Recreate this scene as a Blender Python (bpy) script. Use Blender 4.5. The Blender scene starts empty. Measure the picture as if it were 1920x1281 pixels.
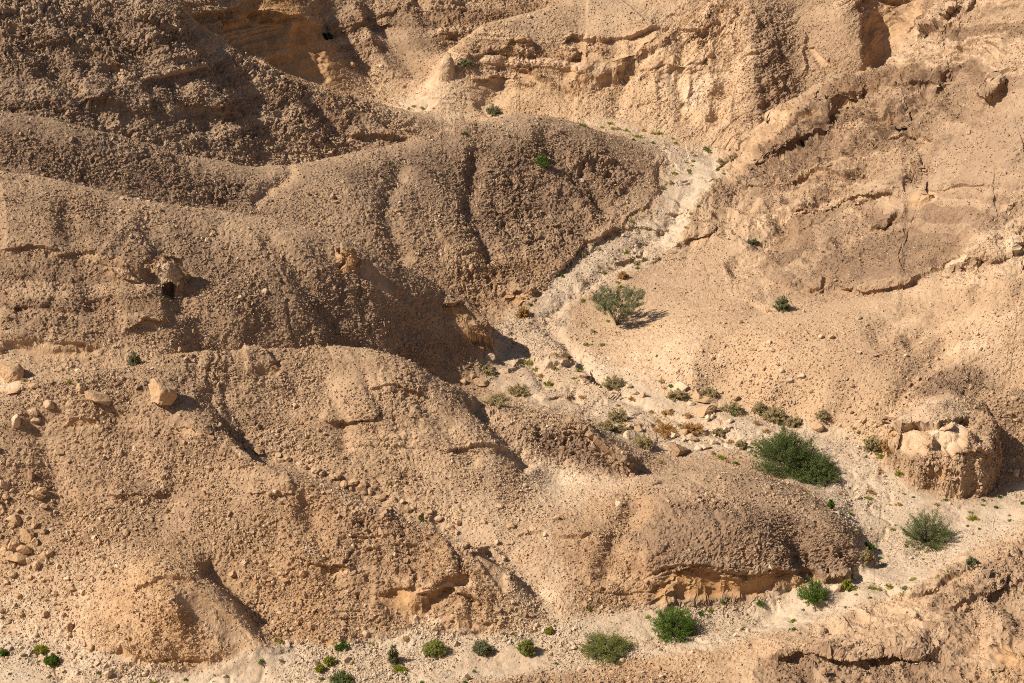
import bpy, math, random
import numpy as np
from math import radians

C = bpy.context.scene
COL = C.collection
R = math.radians

# ------------------------------------------------------------------ camera
CAM_H, PITCH, FPX = 70.0, R(24.0), 3733.0        # height, downward pitch, focal length in photo pixels
PW, PH = 1920.0, 1281.0
cam_data = bpy.data.cameras.new('camera')
cam = bpy.data.objects.new('camera', cam_data)
COL.objects.link(cam)
cam.location = (0, 0, CAM_H)
cam.rotation_euler = (R(90) - PITCH, 0, 0)
cam_data.sensor_width = 36
cam_data.lens = FPX * 36 / PW
cam_data.clip_start = 0.5
cam_data.clip_end = 5000
C.camera = cam

# ------------------------------------------------------------------ sky and sun
SUN_ELEV, SUN_AZ = R(43.5), R(11)                # light travels to +x, turned 11 degrees towards +y
world = bpy.data.worlds.new('World')
C.world = world
world.use_nodes = True
nt = world.node_tree
for n in list(nt.nodes):
    nt.nodes.remove(n)
w_out = nt.nodes.new('ShaderNodeOutputWorld')
w_bg = nt.nodes.new('ShaderNodeBackground')
w_sky = nt.nodes.new('ShaderNodeTexSky')
w_sky.sky_type = 'NISHITA'
w_sky.sun_disc = False
w_sky.sun_elevation = SUN_ELEV
# sky sun_rotation: 0 puts the sun at +Y, growing clockwise seen from above
sun_from = (-math.cos(SUN_AZ), -math.sin(SUN_AZ))
w_sky.sun_rotation = math.atan2(sun_from[0], sun_from[1])
w_sky.dust_density = 1.5
w_bg.inputs['Strength'].default_value = 0.05
nt.links.new(w_sky.outputs[0], w_bg.inputs['Color'])
nt.links.new(w_bg.outputs[0], w_out.inputs['Surface'])
sun_data = bpy.data.lights.new('sun', 'SUN')
sun_data.energy = 5.0
sun_data.angle = R(0.53)
sun_data.color = (1.0, 0.90, 0.765)
sun = bpy.data.objects.new('sun', sun_data)
COL.objects.link(sun)
sun.location = (-60, -20, 120)
from mathutils import Vector
ld = Vector((math.cos(SUN_AZ) * math.cos(SUN_ELEV), math.sin(SUN_AZ) * math.cos(SUN_ELEV), -math.sin(SUN_ELEV)))
sun.rotation_euler = ld.to_track_quat('-Z', 'Y').to_euler()
C.view_settings.view_transform = 'Standard'
C.view_settings.look = 'None'
C.view_settings.exposure = 0.38
C.view_settings.gamma = 1.0
C.render.engine = 'CYCLES'
C.cycles.use_denoising = False
C.cycles.pixel_filter_type = 'BLACKMAN_HARRIS'
C.cycles.filter_width = 1.0
C.cycles.max_bounces = 4
C.cycles.diffuse_bounces = 2

# ------------------------------------------------------------------ noise in numpy
rng = np.random.default_rng(11)

def _hash(ix, iy, iz, seed):
    h = (ix.astype(np.int64) * 374761393 + iy.astype(np.int64) * 668265263 + iz.astype(np.int64) * 2147483647 // 7 + seed * 974634777) & 0xFFFFFFFF
    h = ((h ^ (h >> 13)) * 1274126177) & 0xFFFFFFFF
    h = ((h ^ (h >> 16)) * 2246822519) & 0xFFFFFFFF
    return (h ^ (h >> 15)).astype(np.uint32)

def _h01(ix, iy, iz, seed):
    return _hash(ix, iy, iz, seed).astype(np.float32) * np.float32(1 / 4294967296.0)

def vnoise(x, y, z, seed=0):
    """smooth value noise, -1..1"""
    fx, fy, fz = np.floor(x), np.floor(y), np.floor(z)
    ix, iy, iz = fx.astype(np.int32), fy.astype(np.int32), fz.astype(np.int32)
    tx, ty, tz = (x - fx).astype(np.float32), (y - fy).astype(np.float32), (z - fz).astype(np.float32)
    tx = tx * tx * (3 - 2 * tx); ty = ty * ty * (3 - 2 * ty); tz = tz * tz * (3 - 2 * tz)
    out = 0
    for a in (0, 1):
        wx = tx if a else 1 - tx
        for b in (0, 1):
            wy = ty if b else 1 - ty
            for c in (0, 1):
                wz = tz if c else 1 - tz
                out = out + wx * wy * wz * _h01(ix + a, iy + b, iz + c, seed)
    return out * 2 - 1

def fbm(x, y, z, octaves=4, seed=0, gain=0.5, lac=2.03):
    out, amp, f, tot = 0, 1.0, 1.0, 0
    for o in range(octaves):
        out = out + amp * vnoise(x * f + 17.3 * o, y * f - 9.1 * o, z * f + 4.7 * o, seed + o * 13)
        tot += amp
        amp *= gain; f *= lac
    return out / tot

def worley(x, y, z, seed=0):
    """returns F1 distance, F2 distance and a random value of the nearest cell (27 neighbours cut to the 8 nearest)"""
    fx, fy, fz = np.floor(x - 0.5), np.floor(y - 0.5), np.floor(z - 0.5)
    ix, iy, iz = fx.astype(np.int32), fy.astype(np.int32), fz.astype(np.int32)
    d1 = np.full(x.shape, 9.0, np.float32); d2 = d1.copy(); rv = np.zeros(x.shape, np.float32)
    for a in (0, 1):
        for b in (0, 1):
            for c in (0, 1):
                cx, cy, cz = ix + a, iy + b, iz + c
                h = _hash(cx, cy, cz, seed)
                jx = (h & 1023).astype(np.float32) / 1023 * 0.8 + 0.1
                jy = ((h >> 10) & 1023).astype(np.float32) / 1023 * 0.8 + 0.1
                jz = ((h >> 20) & 1023).astype(np.float32) / 1023 * 0.8 + 0.1
                d = np.sqrt((cx + jx - x) ** 2 + (cy + jy - y) ** 2 + (cz + jz - z) ** 2).astype(np.float32)
                near = d < d1
                d2 = np.where(near, d1, np.minimum(d2, d))
                rv = np.where(near, ((h >> 5) & 4095).astype(np.float32) / 4095, rv)
                d1 = np.where(near, d, d1)
    return d1, d2, rv

def sstep(a, b, x):
    t = np.clip((x - a) / (b - a), 0, 1)
    return t * t * (3 - 2 * t)

# ------------------------------------------------------------------ picture <-> place
CP, SP = math.cos(PITCH), math.sin(PITCH)

def plan_ratio(u, v):
    """x / Y of the sight line through photo pixel (u, v)"""
    return ((u - 960.0) / FPX) / (CP + (640.5 - v) / FPX * SP)

def tan_dep(v):
    return np.tan(PITCH + np.arctan((np.asarray(v, float) - 640.5) / FPX))

def project(x, y, z):
    dz = z - CAM_H
    depth = y * CP - dz * SP
    up = y * SP + dz * CP
    return 960.0 + FPX * x / depth, 640.5 - FPX * up / depth

def floor_z(Y):
    return np.where(Y < 150, 0.05 * (Y - 105), 2.25 + 0.1 * (Y - 150))

_Yt = np.linspace(60, 320, 4000)
_vt = project(0 * _Yt, _Yt, floor_z(_Yt))[1]
def floor_Y(v):
    return np.interp(-np.asarray(v, float), -_vt, _Yt)

# ------------------------------------------------------------------ the lie of the land: survey lines
# each entry (u, v, Y): what stands at that place in the photograph, Y metres ahead; Y = 0 means on the wadi floor
SURVEY = [
 # wadi floor
 [(-150,1275,0),(0,1255,0),(200,1258,0),(400,1262,0),(600,1240,0),(800,1230,0),(1000,1220,0),(1150,1195,0),(1300,1165,0),(1420,1140,0),(1540,1110,0),(1640,1060,0),(1640,980,0),(1590,920,0)],
 [(-150,1215,0),(0,1205,0),(130,1212,0)],
 [(500,1205,0),(620,1212,0),(740,1195,0),(900,1190,0),(1050,1172,0),(1200,1142,0),(1400,1128,0),(1500,1105,0),(1610,1080,0)],
 [(1700,1040,0),(1740,960,0),(1800,955,0),(1900,950,0),(2050,945,0)],
 [(1590,920,0),(1620,860,0),(1540,830,0),(1430,800,0),(1330,770,0),(1200,750,0),(1090,720,0),(1020,680,0),(990,640,0),(1010,590,0),(1060,540,0),(1110,490,0),(1190,430,0),(1260,380,0),(1290,330,0),(1290,295,0),(1240,268,0),(1160,246,0),(1090,232,0)],
 [(1480,890,0),(1400,850,0),(1280,840,0),(1170,790,0),(1050,755,0),(960,720,0),(925,680,0),(935,640,0),(960,600,0),(1040,530,0)],
 [(1640,825,0),(1560,797,0),(1450,765,0),(1330,735,0),(1240,730,0),(1150,695,0),(1095,655,0)],
 [(850,218,0),(790,200,0),(745,188,0)],
 # A: the foreground hill
 [(-220,770,124),(0,742,124.5),(75,724,124.8),(150,708,125.2),(230,699,126),(300,690,126.6),(345,664,128.4),(400,655,129.6),(520,648,132),(640,648,133),(740,662,133),(830,715,132),(900,770,131),(1000,800,130),(1080,822,129.5),(1140,848,129),(1200,886,128)],
 [(300,760,123.5),(380,805,122),(425,830,121),(475,860,119.8),(550,885,118.5),(650,930,117.5),(750,967,116.5),(875,1015,115),(930,1060,114),(960,1120,112)],
 [(400,740,126.5),(485,845,122.7),(550,867,121.8),(670,910,120.7),(745,940,119.7),(790,965,118.8),(880,1000,117.3),(950,1040,115.8),(1000,1090,114),(1060,1150,111.8)],
 [(700,800,125.6),(600,780,126.2)], [(560,720,129.2),(760,740,128.6)], [(900,870,124),(820,850,124.3)],
 [(100,900,120),(250,850,121.3)], [(100,800,122.8)], [(200,1000,116),(60,1050,114.3)], [(330,940,118.2),(450,1000,115.7)],
 [(600,1050,113.6),(600,970,116.6)], [(800,1100,112.6),(700,1080,113)], [(-200,1000,116),(-200,880,121)],
 [(620,1160,110.6),(720,1150,110.8),(860,1140,111.3),(960,1140,111.6)],
 # the mound at its foot
 [(295,1062,111.6),(320,1080,110.7),(360,1090,110.4),(400,1112,109.9),(450,1152,109.1),(490,1192,108.1)],
 [(380,1060,113.2),(430,1090,112.5),(480,1130,111.2),(510,1170,110.2)],
 [(305,1087,110.2),(315,1130,108.6),(325,1180,107.5),(332,1226,106.8)], [(250,1150,109.0),(200,1215,107.6)], [(160,1130,110.8)], [(400,1160,108.7),(430,1202,107.9),(390,1216,107.4),(460,1180,108.7)],
 # dome M and the wash behind it
 [(1070,930,122.8),(1150,905,123.8),(1250,890,124.3),(1350,890,124.2),(1430,902,123.8),(1520,942,122.2),(1580,985,119.8),(1615,1040,117)],
 [(1300,990,117.9),(1150,1000,118.4)], [(1450,980,119.3)], [(1560,1040,116.8)],
 [(1210,1080,114.2),(1300,1070,114.5),(1400,1070,114.6),(1500,1074,114.6),(1580,1065,115.4)],
 [(1100,1090,114.2),(1060,1020,117)],
 [(1000,905,124.5),(1040,905,126),(1130,903,125.6),(1220,884,128.8)],
 # gully behind A
 [(-200,720,129.5),(0,722,129),(150,688,131.2),(280,668,132.8),(400,690,135),(520,690,137.5),(640,700,139.5),(760,700,142.5),(850,695,145.5)],
 # B
 [(-200,290,144.5),(0,318,144.5),(120,340,145),(250,368,146),(380,390,147.5),(480,402,148.5),(580,425,149),(650,452,149),(730,490,149.5),(820,540,150),(890,590,150.5),(922,630,151)],
 [(200,500,138.6),(0,500,138)], [(500,530,141.2),(350,520,139.8)], [(700,570,144),(800,620,146)], [(0,640,132.5),(200,625,133.5),(330,630,134.5)],
 [(450,610,137.3),(600,640,139.3)],
 # between B and C
 [(-200,330,150),(0,345,150),(200,390,153),(480,440,157),(650,500,156),(800,565,156),(885,597,157)],
 # C
 [(-200,180,158),(0,213,158),(100,232,159),(200,252,160.5),(300,276,162),(400,300,163.5),(480,316,165),(560,306,168),(660,288,171),(760,270,174),(860,252,177),(940,235,180),(1010,226,182),(1080,234,184),(1140,258,185),(1200,290,185),(1240,325,184)],
 [(700,400,161.8),(850,400,166.6)], [(950,420,168.8),(850,330,172.3)], [(1050,350,175.5),(1130,330,179)], [(1020,300,178)],
 [(700,330,168)], [(860,500,160.2),(960,500,163)],
 # D
 [(-200,190,164),(0,226,164),(200,268,167),(400,314,170),(480,328,172.5),(600,314,178),(750,288,186),(850,264,192)],
 [(-200,0,174),(0,100,169.6),(0,0,174.7)], [(150,100,174),(300,100,178)], [(300,200,173),(150,200,168)], [(450,200,179.5),(450,270,174.5)], [(600,220,184.5),(600,270,180)], [(720,240,190)], [(150,0,180)],
 [(340,0,189),(390,50,189.5),(430,92,190.5),(500,125,191.5),(560,150,192.5),(640,175,194),(720,197,195.5),(790,220,196.5),(850,243,197)],
 # E
 [(340,22,196),(430,107,197),(560,167,199.5),(640,192,201),(720,206,202)],
 [(560,145,201),(620,150,203)], [(480,20,204),(560,30,206)], [(620,85,207)], [(700,100,209),(800,100,210)], [(800,160,205.5),(760,170,204.6)], [(700,0,217),(850,60,214.5)], [(950,20,219),(1000,0,223)], [(400,0,200)],
 # F
 [(822,132,204),(870,82,206),(920,55,207.5),(1000,25,209.5),(1080,5,211.5),(1180,-10,213)],
 [(850,100,213),(900,75,214.5),(1000,45,218)],
 [(800,212,200.3),(900,224,199.8),(1000,224,199.5)],
 [(900,160,203.3),(1000,130,204.5)], [(1000,180,201.5),(1150,150,203)], [(1100,60,208),(1250,60,206.5)], [(1250,150,201.5),(1250,230,197)], [(1350,150,200),(1350,50,205.5)], [(1350,0,208.5),(1250,0,210)], [(1350,240,195)],
 # G and its gully
 [(1420,0,207),(1420,100,200.5),(1430,200,195.7)], [(1500,0,208.5),(1500,100,202.5),(1485,190,197.3)], [(1600,0,206.3),(1610,100,200.8)], [(1680,30,208),(1650,100,203.5)], [(1720,0,212)],
 [(1450,242,194),(1550,192,196),(1620,152,197.5),(1720,87,200),(1790,22,202)],
 # H
 [(1390,300,189.5),(1450,228,190.5),(1540,175,190),(1620,130,189.5),(1720,60,189),(1790,5,189),(1880,-60,188)],
 [(1400,350,179.4),(1450,350,177),(1550,300,176.5)], [(1700,200,177),(1800,150,176),(1900,100,172)], [(1900,0,178)], [(1900,250,163),(1800,300,165),(1700,350,166),(1600,400,168),(1500,400,171),(1400,400,174),(1320,420,173.6)],
 [(1900,350,157),(1800,400,158.5),(1700,450,159.5),(1600,480,160.5),(1500,480,163),(1400,480,166)],
 [(1900,480,150.5),(1800,520,150),(1700,550,151),(1600,560,153),(1500,560,155.5),(1390,556,157.5),(1300,560,158.5)],
 [(1250,600,153),(1200,600,154.8)], [(1350,650,146.5),(1300,700,143.6)], [(1450,650,144.5),(1450,720,141)], [(1550,650,143.5),(1550,740,138.8)], [(1650,650,143),(1650,760,137.2)], [(1750,640,143),(1900,600,142)], [(1900,720,136),(1800,740,136.5)], [(1905,800,133.6),(1905,870,131.4)], [(1880,765,137.2)], [(1760,830,133)],
 [(2100,480,148),(2100,250,160),(2100,50,170)], [(2100,700,136)],
 # L
 [(2050,920,123.5),(1920,985,121.3),(1800,1058,116.4),(1700,1110,113.4),(1550,1160,110.8),(1400,1200,108.5),(1250,1236,107)],
 [(1920,1100,111.3),(1920,1200,105)], [(1850,1040,115.7)], [(1920,1281,101),(1700,1200,106.5)], [(1700,1281,102),(1500,1281,103)], [(1300,1281,104.4),(1050,1281,105.3)], [(2100,1100,110),(2100,1281,100)],
]
# places outside the picture, as (x, Y, z)
SURVEY_XYZ = [(-30,95,0.2),(0,95,0.6),(28,92,3.4),(-60,95,0.5),(60,92,6),(-30,80,4),(0,80,4.5),(30,80,6),(-40,60,13),(0,60,13),(40,60,14),(0,40,36),(-40,40,34),(40,40,36),(0,15,60),(-30,15,58),(30,15,58),(0,0,67.5),(0,-30,70),(-60,0,60),(60,0,60),(-100,60,18),(100,60,20),
 (-75,130,14),(-85,150,24),(-95,180,32),(75,150,17),(85,170,26),(95,200,32),(70,125,5),(110,140,20),(-110,120,12),(-80,210,36),(-60,220,36),(-20,240,27),(0,240,25),(20,235,26),(45,230,28),(80,230,36),(-140,160,32),(140,170,34),(-150,240,46),(150,240,46),(0,290,44),(-80,290,52),(80,290,52),(-200,60,30),(200,60,30),(-230,180,48),(230,180,48),(-220,320,60),(220,320,60),(0,360,62)]

def survey_points():
    pts = []
    for line in SURVEY:
        rows = []
        for (u, v, Y) in line:
            if Y == 0:
                Y = float(floor_Y(v)); z = float(floor_z(Y))
            else:
                z = CAM_H - float(tan_dep(v)) * Y
            rows.append((plan_ratio(u, v) * Y, Y, z))
        for k, p in enumerate(rows):
            pts.append(p)
            if k + 1 < len(rows):
                q = rows[k + 1]
                n = int(math.hypot(q[0] - p[0], q[1] - p[1]) / 2.6)
                for j in range(1, n + 1):
                    t = j / (n + 1)
                    pts.append(tuple(p[i] + (q[i] - p[i]) * t for i in range(3)))
    pts += SURVEY_XYZ
    return np.array(pts, float)

P = survey_points()
XS, YS = 20.0, 20.0
def _phi(d2):
    return 0.5 * d2 * np.log(d2 + 1e-9)
def tps_fit(P, lam):
    X = np.c_[P[:, 0] / XS, P[:, 1] / YS]
    n = len(X)
    K = _phi(((X[:, None, :] - X[None, :, :]) ** 2).sum(-1)) + lam * np.eye(n)
    A = np.zeros((n + 3, n + 3))
    A[:n, :n] = K; A[:n, n] = 1; A[:n, n + 1:] = X; A[n, :n] = 1; A[n + 1:, :n] = X.T
    b = np.r_[P[:, 2], 0, 0, 0]
    return X, np.linalg.solve(A, b)
TX, TW = tps_fit(P, 0.0025)
def tps(x, y):
    sh = x.shape
    q = np.c_[x.ravel() / XS, y.ravel() / YS]
    out = np.empty(len(q))
    n = len(TX)
    tx0, tx1 = TX[:, 0].astype(np.float32), TX[:, 1].astype(np.float32)
    w = TW[:n]
    for i in range(0, len(q), 8192):
        s = q[i:i + 8192].astype(np.float32)
        d2 = (s[:, 0:1] - tx0) ** 2 + (s[:, 1:2] - tx1) ** 2
        out[i:i + 8192] = _phi(d2.astype(np.float64)) @ w + TW[n] + q[i:i + 8192] @ TW[n + 1:]
    return out.reshape(sh)

# base heights on a fan of sight lines: columns of constant x / Y
A_IN = np.linspace(-0.33, 0.33, 265)
_side = 0.33 + np.cumsum(np.geomspace(0.006, 0.22, 16))
A_G = np.r_[-_side[::-1], A_IN, _side]
Y_G = np.r_[np.arange(16, 92, 4.0), np.arange(92, 226, 0.5), np.arange(226, 330, 4.0), np.linspace(334, 420, 10)]
Z_G = tps(A_G[:, None] * Y_G[None, :], np.broadcast_to(Y_G, (len(A_G), len(Y_G))).copy())
_cap = 66.0 + 0 * Z_G
Z_G = np.minimum(Z_G, 90)

def smooth_z(x, y):
    """bilinear look-up of the base height"""
    a = x / y
    i = np.clip(np.searchsorted(A_G, a) - 1, 0, len(A_G) - 2)
    j = np.clip(np.searchsorted(Y_G, y) - 1, 0, len(Y_G) - 2)
    s = np.clip((a - A_G[i]) / (A_G[i + 1] - A_G[i]), 0, 1)
    t = np.clip((y - Y_G[j]) / (Y_G[j + 1] - Y_G[j]), 0, 1)
    return (Z_G[i, j] * (1 - s) * (1 - t) + Z_G[i + 1, j] * s * (1 - t) + Z_G[i, j + 1] * (1 - s) * t + Z_G[i + 1, j + 1] * s * t)

# rock outcrops that stand out of the slopes: plan outline read off their foot, and the heights of their tops
def _plan(pts):
    out = []
    for (u, v, Y) in pts:
        if Y == 0: Y = float(floor_Y(v))
        out.append((plan_ratio(u, v) * Y, Y))
    return out
OUTCROP_FOOT = _plan([(1652,852,0),(1668,872,0),(1695,888,0),(1722,914,0),(1760,922,0),(1795,934,0),(1838,934,0),(1864,926,0),(1872,890,0),(1870,845,133),(1856,790,135.5),(1835,740,138),(1770,712,140),(1705,748,138.5),(1668,792,136)])
OUTCROP_TOP = [(1664,802,133.5),(1700,806,131.9),(1745,812,130.2),(1800,806,129.2),(1852,836,128.2),(1862,900,127.8),(1740,765,133),(1790,742,134),(1700,778,134.5),(1760,725,136.2),(1815,742,135.2),(1835,775,133),(1850,812,130.4)]
_ot = np.array([(plan_ratio(u, v) * Y, Y, CAM_H - float(tan_dep(v)) * Y) for u, v, Y in OUTCROP_TOP])
# knobs: (u, v of the foot, distance 0 = smooth ground there, half width, half depth, height in metres)
KNOBS = [(318,548,1.35,1.1,2.0), (236,532,1.6,.7,.75), (650,506,.95,.8,1.25), (1050,684,1.05,.6,.7), (984,124,1.0,.8,1.1), (1068,130,1.2,.9,1.4), (838,153,.85,.6,1.9), (1800,36,1.5,.9,.7), (1868,185,.6,.5,.5), (1020,672,.4,.3,.35), (1100,722,.5,.6,.5), (876,126,.25,.25,.7)]
_knob_xy = None
# cliffs: the line of the foot in the photograph (left to right), height in metres, how far the rise dies away behind it
CLIFFS = [
 ([(1190,1140),(1250,1139),(1300,1136),(1400,1127),(1480,1113),(1535,1099)], 1.8, 3.5), ([(1535,1100),(1580,1089),(1615,1078)], .8, 2.5),
 ([(690,1160),(735,1164),(775,1168)], .6, 2.), ([(765,1168),(790,1150),(830,1128),(870,1115)], 1.2, 3.), ([(795,1180),(860,1186),(935,1182)], .8, 2.),
 ([(185,1228),(240,1240),(320,1246),(400,1247),(455,1236)], .7, 2.5), ([(590,1210),(640,1216)], .5, 1.5),
 ([(840,624),(870,645),(900,660),(932,660)], 1.5, 3.), ([(940,566),(975,573),(1005,563),(1022,548)], 1.0, 3.), ([(1026,532),(1050,511),(1090,479),(1130,456),(1165,440)], .6, 2.5),
 ([(1050,158),(1090,171),(1130,166),(1180,141),(1235,106),(1265,78)], 1.7, 5.), ([(855,150),(900,160),(960,150),(1010,172),(1055,183)], .8, 4.), ([(1190,162),(1250,142),(1325,135)], .8, 4.), ([(1275,86),(1330,76),(1375,70)], .8, 4.), ([(1180,205),(1240,190),(1300,200)], .5, 3.), ([(900,110),(950,100),(1000,96)], .5, 3.),
 ([(1465,410),(1540,401),(1600,386),(1650,373),(1692,364)], .9, 5.), ([(1690,393),(1720,399),(1745,387),(1762,366)], 1.1, 4.), ([(1760,367),(1820,359),(1885,350)], .6, 4.),
 ([(1430,535),(1495,557),(1535,553),(1560,541),(1600,553),(1660,549),(1700,539),(1755,512)], .8, 5.), ([(1755,512),(1800,506),(1840,501),(1890,491),(1935,468)], .9, 5.),
 ([(1390,322),(1440,301),(1500,263),(1565,230)], 1.1, 5.), ([(1535,202),(1580,191),(1618,176)], .7, 3.), ([(1635,292),(1700,271),(1765,268)], .6, 4.), ([(1715,78),(1760,61),(1802,30)], 1.0, 4.), ([(1635,446),(1680,421),(1702,410)], .6, 3.), ([(1835,202),(1870,186),(1892,160)], .9, 4.), ([(1395,352),(1440,356),(1490,340),(1540,330)], .7, 3.), ([(1260,466),(1300,450),(1345,443)], .4, 2.5), ([(1660,170),(1720,160),(1770,158)], .6, 3.), ([(1740,330),(1800,318),(1850,322)], .0, 3.), ([(1335,325),(1372,308),(1395,282)], .7, 3.),
 ([(1380,562),(1410,566),(1450,592)], .4, 2.5), ([(1880,400),(1910,385),(1935,380)], .6, 3.), ([(1400,255),(1450,232),(1500,200)], .6, 3.),
 ([(460,706),(500,709),(533,694)], .8, 3.), ([(595,798),(650,801),(715,785)], .4, 3.), ([(460,933),(505,936),(555,932)], .5, 2.5), ([(195,942),(260,942),(325,936)], .5, 2.5), ([(115,806),(150,808),(190,800)], .5, 2.5), ([(410,850),(450,863),(478,862)], .5, 2.), ([(545,1050),(600,1076),(670,1083)], .6, 3.), ([(1045,805),(1100,832),(1150,870),(1195,890)], .9, 3.), ([(310,818),(350,826),(400,826)], .4, 2.), ([(690,742),(750,732),(800,748)], .35, 3.), ([(830,855),(880,848),(950,856)], .3, 2.5),
 ([(0,478),(60,471),(112,481)], .6, 3.), ([(165,490),(230,531),(278,546)], .6, 3.), ([(15,592),(60,584),(100,588)], .5, 3.), ([(225,623),(280,614),(328,616)], .5, 3.), ([(-40,664),(60,660),(130,664),(190,664)], 1.0, 3.),
 ([(245,35),(340,75),(405,105)], .9, 4.), ([(90,112),(180,132),(265,142)], .7, 4.), ([(335,205),(400,215),(465,228)], .7, 3.), ([(645,257),(700,260),(745,264)], .5, 3.), ([(795,247),(850,257)], .5, 2.), ([(20,60),(80,90),(140,100)], .7, 4.), ([(150,195),(220,200),(300,215)], .6, 3.),
  ([(620,65),(690,45),(750,50)], .8, 4.), ([(690,140),(740,150),(780,140)], .5, 3.),
 ([(955,702),(972,692),(990,682)], .5, 1.5), ([(1082,716),(1103,724),(1114,702)], .6, 1.5), ([(1018,692),(1050,692),(1084,682)], .6, 1.5), ([(1165,431),(1215,433),(1258,443)], .4, 2.), ([(1215,403),(1260,405),(1298,398)], .4, 2.), ([(1260,351),(1300,344),(1348,340)], .4, 2.), ([(1145,497),(1190,484),(1228,464)], .35, 2.), ([(1185,503),(1215,496),(1245,487)], .3, 2.), ([(1020,755),(1045,748),(1070,752)], .4, 1.5), ([(1160,800),(1190,808),(1230,800)], .3, 1.5), ([(960,760),(1000,765),(1040,772)], .35, 2.),
 ([(1430,1250),(1500,1234),(1600,1252),(1680,1242),(1745,1258)], .8, 3.), ([(1840,1262),(1880,1262),(1925,1264)], .8, 3.), ([(1700,1140),(1760,1118),(1840,1072)], .4, 3.), ([(1770,1172),(1830,1142),(1905,1092)], .5, 3.),
]
_cliff_xy = None
def seg_sd(u, v, line):
    """signed distance to an open polyline (positive on the side of smaller v for a left-to-right line) and the share along it"""
    L = np.array(line, float)
    best = np.full(u.shape, 1e9); sgn = np.ones(u.shape); along = np.zeros(u.shape)
    seg = np.hypot(*(L[1:] - L[:-1]).T); tot = seg.sum(); acc = 0
    for k in range(len(L) - 1):
        d = L[k + 1] - L[k]
        t = np.clip(((u - L[k, 0]) * d[0] + (v - L[k, 1]) * d[1]) / (d @ d), 0, 1)
        px, py = u - L[k, 0] - t * d[0], v - L[k, 1] - t * d[1]
        dist = np.hypot(px, py)
        m = dist < best
        best = np.where(m, dist, best)
        sgn = np.where(m, np.sign(d[1] * px - d[0] * py), sgn)
        along = np.where(m, (acc + t * seg[k]) / tot, along)
        acc += seg[k]
    return best * sgn, along

def poly_sd_xy(u, v, Q):
    best = np.full(u.shape, 1e9); inside = np.zeros(u.shape, bool)
    for k in range(len(Q)):
        a, b = np.array(Q[k]), np.array(Q[(k + 1) % len(Q)])
        d = b - a
        t = np.clip(((u - a[0]) * d[0] + (v - a[1]) * d[1]) / (d @ d), 0, 1)
        best = np.minimum(best, np.hypot(u - a[0] - t * d[0], v - a[1] - t * d[1]))
        if a[1] != b[1]:
            inside ^= ((a[1] > v) != (b[1] > v)) & (u < d[0] * (v - a[1]) / (b[1] - a[1]) + a[0])
    return np.where(inside, best, -best)
def knob_r(x, y, k):
    (kx, ky), (u, v, rx, ry, h) = _knob_xy[k], KNOBS[k]
    w = 1 + .35 * fbm(x * 1.3, y * 1.3, np.full(x.shape, k * 3.1), 3, 40 + k)
    return np.hypot((x - kx) / rx, (y - ky - ry) / ry) * w
def base_z(x, y):
    z = smooth_z(x, y).copy()
    m = np.where((x > OUTCROP_FOOT[0][0] - 2) & (x < 36) & (y > 125) & (y < 144))[0]
    if len(m):
        xs, ys = x[m], y[m]
        w = 1.1 * fbm(xs * .75, ys * .75, 0 * xs, 5, 33)
        sd = poly_sd_xy(xs, ys, OUTCROP_FOOT) + w
        d2 = (xs[:, None] - _ot[:, 0]) ** 2 + (ys[:, None] - _ot[:, 1]) ** 2
        ww = 1 / (d2 + .3) ** 1.6
        top = (ww @ _ot[:, 2]) / ww.sum(1) + .75 * fbm(xs * .6, ys * .6, 0 * xs, 4, 34) - .15
        rise = np.maximum(top - z[m], 0)
        z = z.copy(); z[m] += rise * (.55 * sstep(0, .35, sd) + .45 * sstep(.2, 1.1, sd))
    if _cliff_xy is not None:
        for k, L in enumerate(_cliff_xy):
            line, h, reach = CLIFFS[k]
            m = np.where((x > L[:, 0].min() - 2) & (x < L[:, 0].max() + 2) & (y > L[:, 1].min() - 1.5) & (y < L[:, 1].max() + reach * 3.2))[0]
            if len(m):
                sd, t = seg_sd(x[m], y[m], L)
                w = fbm(x[m] * .8, y[m] * .8, 0 * x[m] + k, 4, 90)
                sd = -sd + .55 * w
                tap = sstep(0, .16, t) * sstep(1, .84, t) * np.clip(.85 + .9 * fbm(x[m] * .35, y[m] * .35, 0 * x[m] + k, 2, 91), .2, 1.4)
                z[m] += h * tap * (.75 * sstep(0, .22, sd) + .25 * sstep(.2, .7, sd)) * np.exp(-np.maximum(sd, 0) / reach)
    if _knob_xy is not None:
        for k, (kx, ky) in enumerate(_knob_xy):
            u, v, rx, ry, h = KNOBS[k]
            m = np.where((np.abs(x - kx) < rx * 2) & (np.abs(y - ky - ry) < ry * 2.2))[0]
            if len(m):
                r = knob_r(x[m], y[m], k)
                z[m] += h * (.6 * sstep(1.0, .8, r) + .4 * sstep(.95, .3, r))
    return z

_YM = np.arange(88, 228, 0.2)
def at(u, v, height=None):
    """the place on the ground seen at photo pixels u, v: arrays x, y, z"""
    height = height or base_z
    u = np.atleast_1d(np.asarray(u, float)); v = np.atleast_1d(np.asarray(v, float))
    a = plan_ratio(u, v); td = tan_dep(v)
    Y = np.broadcast_to(_YM, (len(u), len(_YM)))
    zr = CAM_H - td[:, None] * Y
    g = height((a[:, None] * Y).ravel(), Y.ravel()).reshape(Y.shape) - zr
    k = np.argmax(g > 0, axis=1)
    k = np.where((g > 0).any(axis=1), np.maximum(k, 1), len(_YM) - 1)
    r = np.arange(len(u))
    g0, g1 = g[r, k - 1], g[r, k]
    t = np.clip(-g0 / np.where(np.abs(g1 - g0) < 1e-9, 1e-9, g1 - g0), 0, 1)
    y = _YM[k - 1] + 0.2 * t
    return a * y, y, CAM_H - td * y

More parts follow.
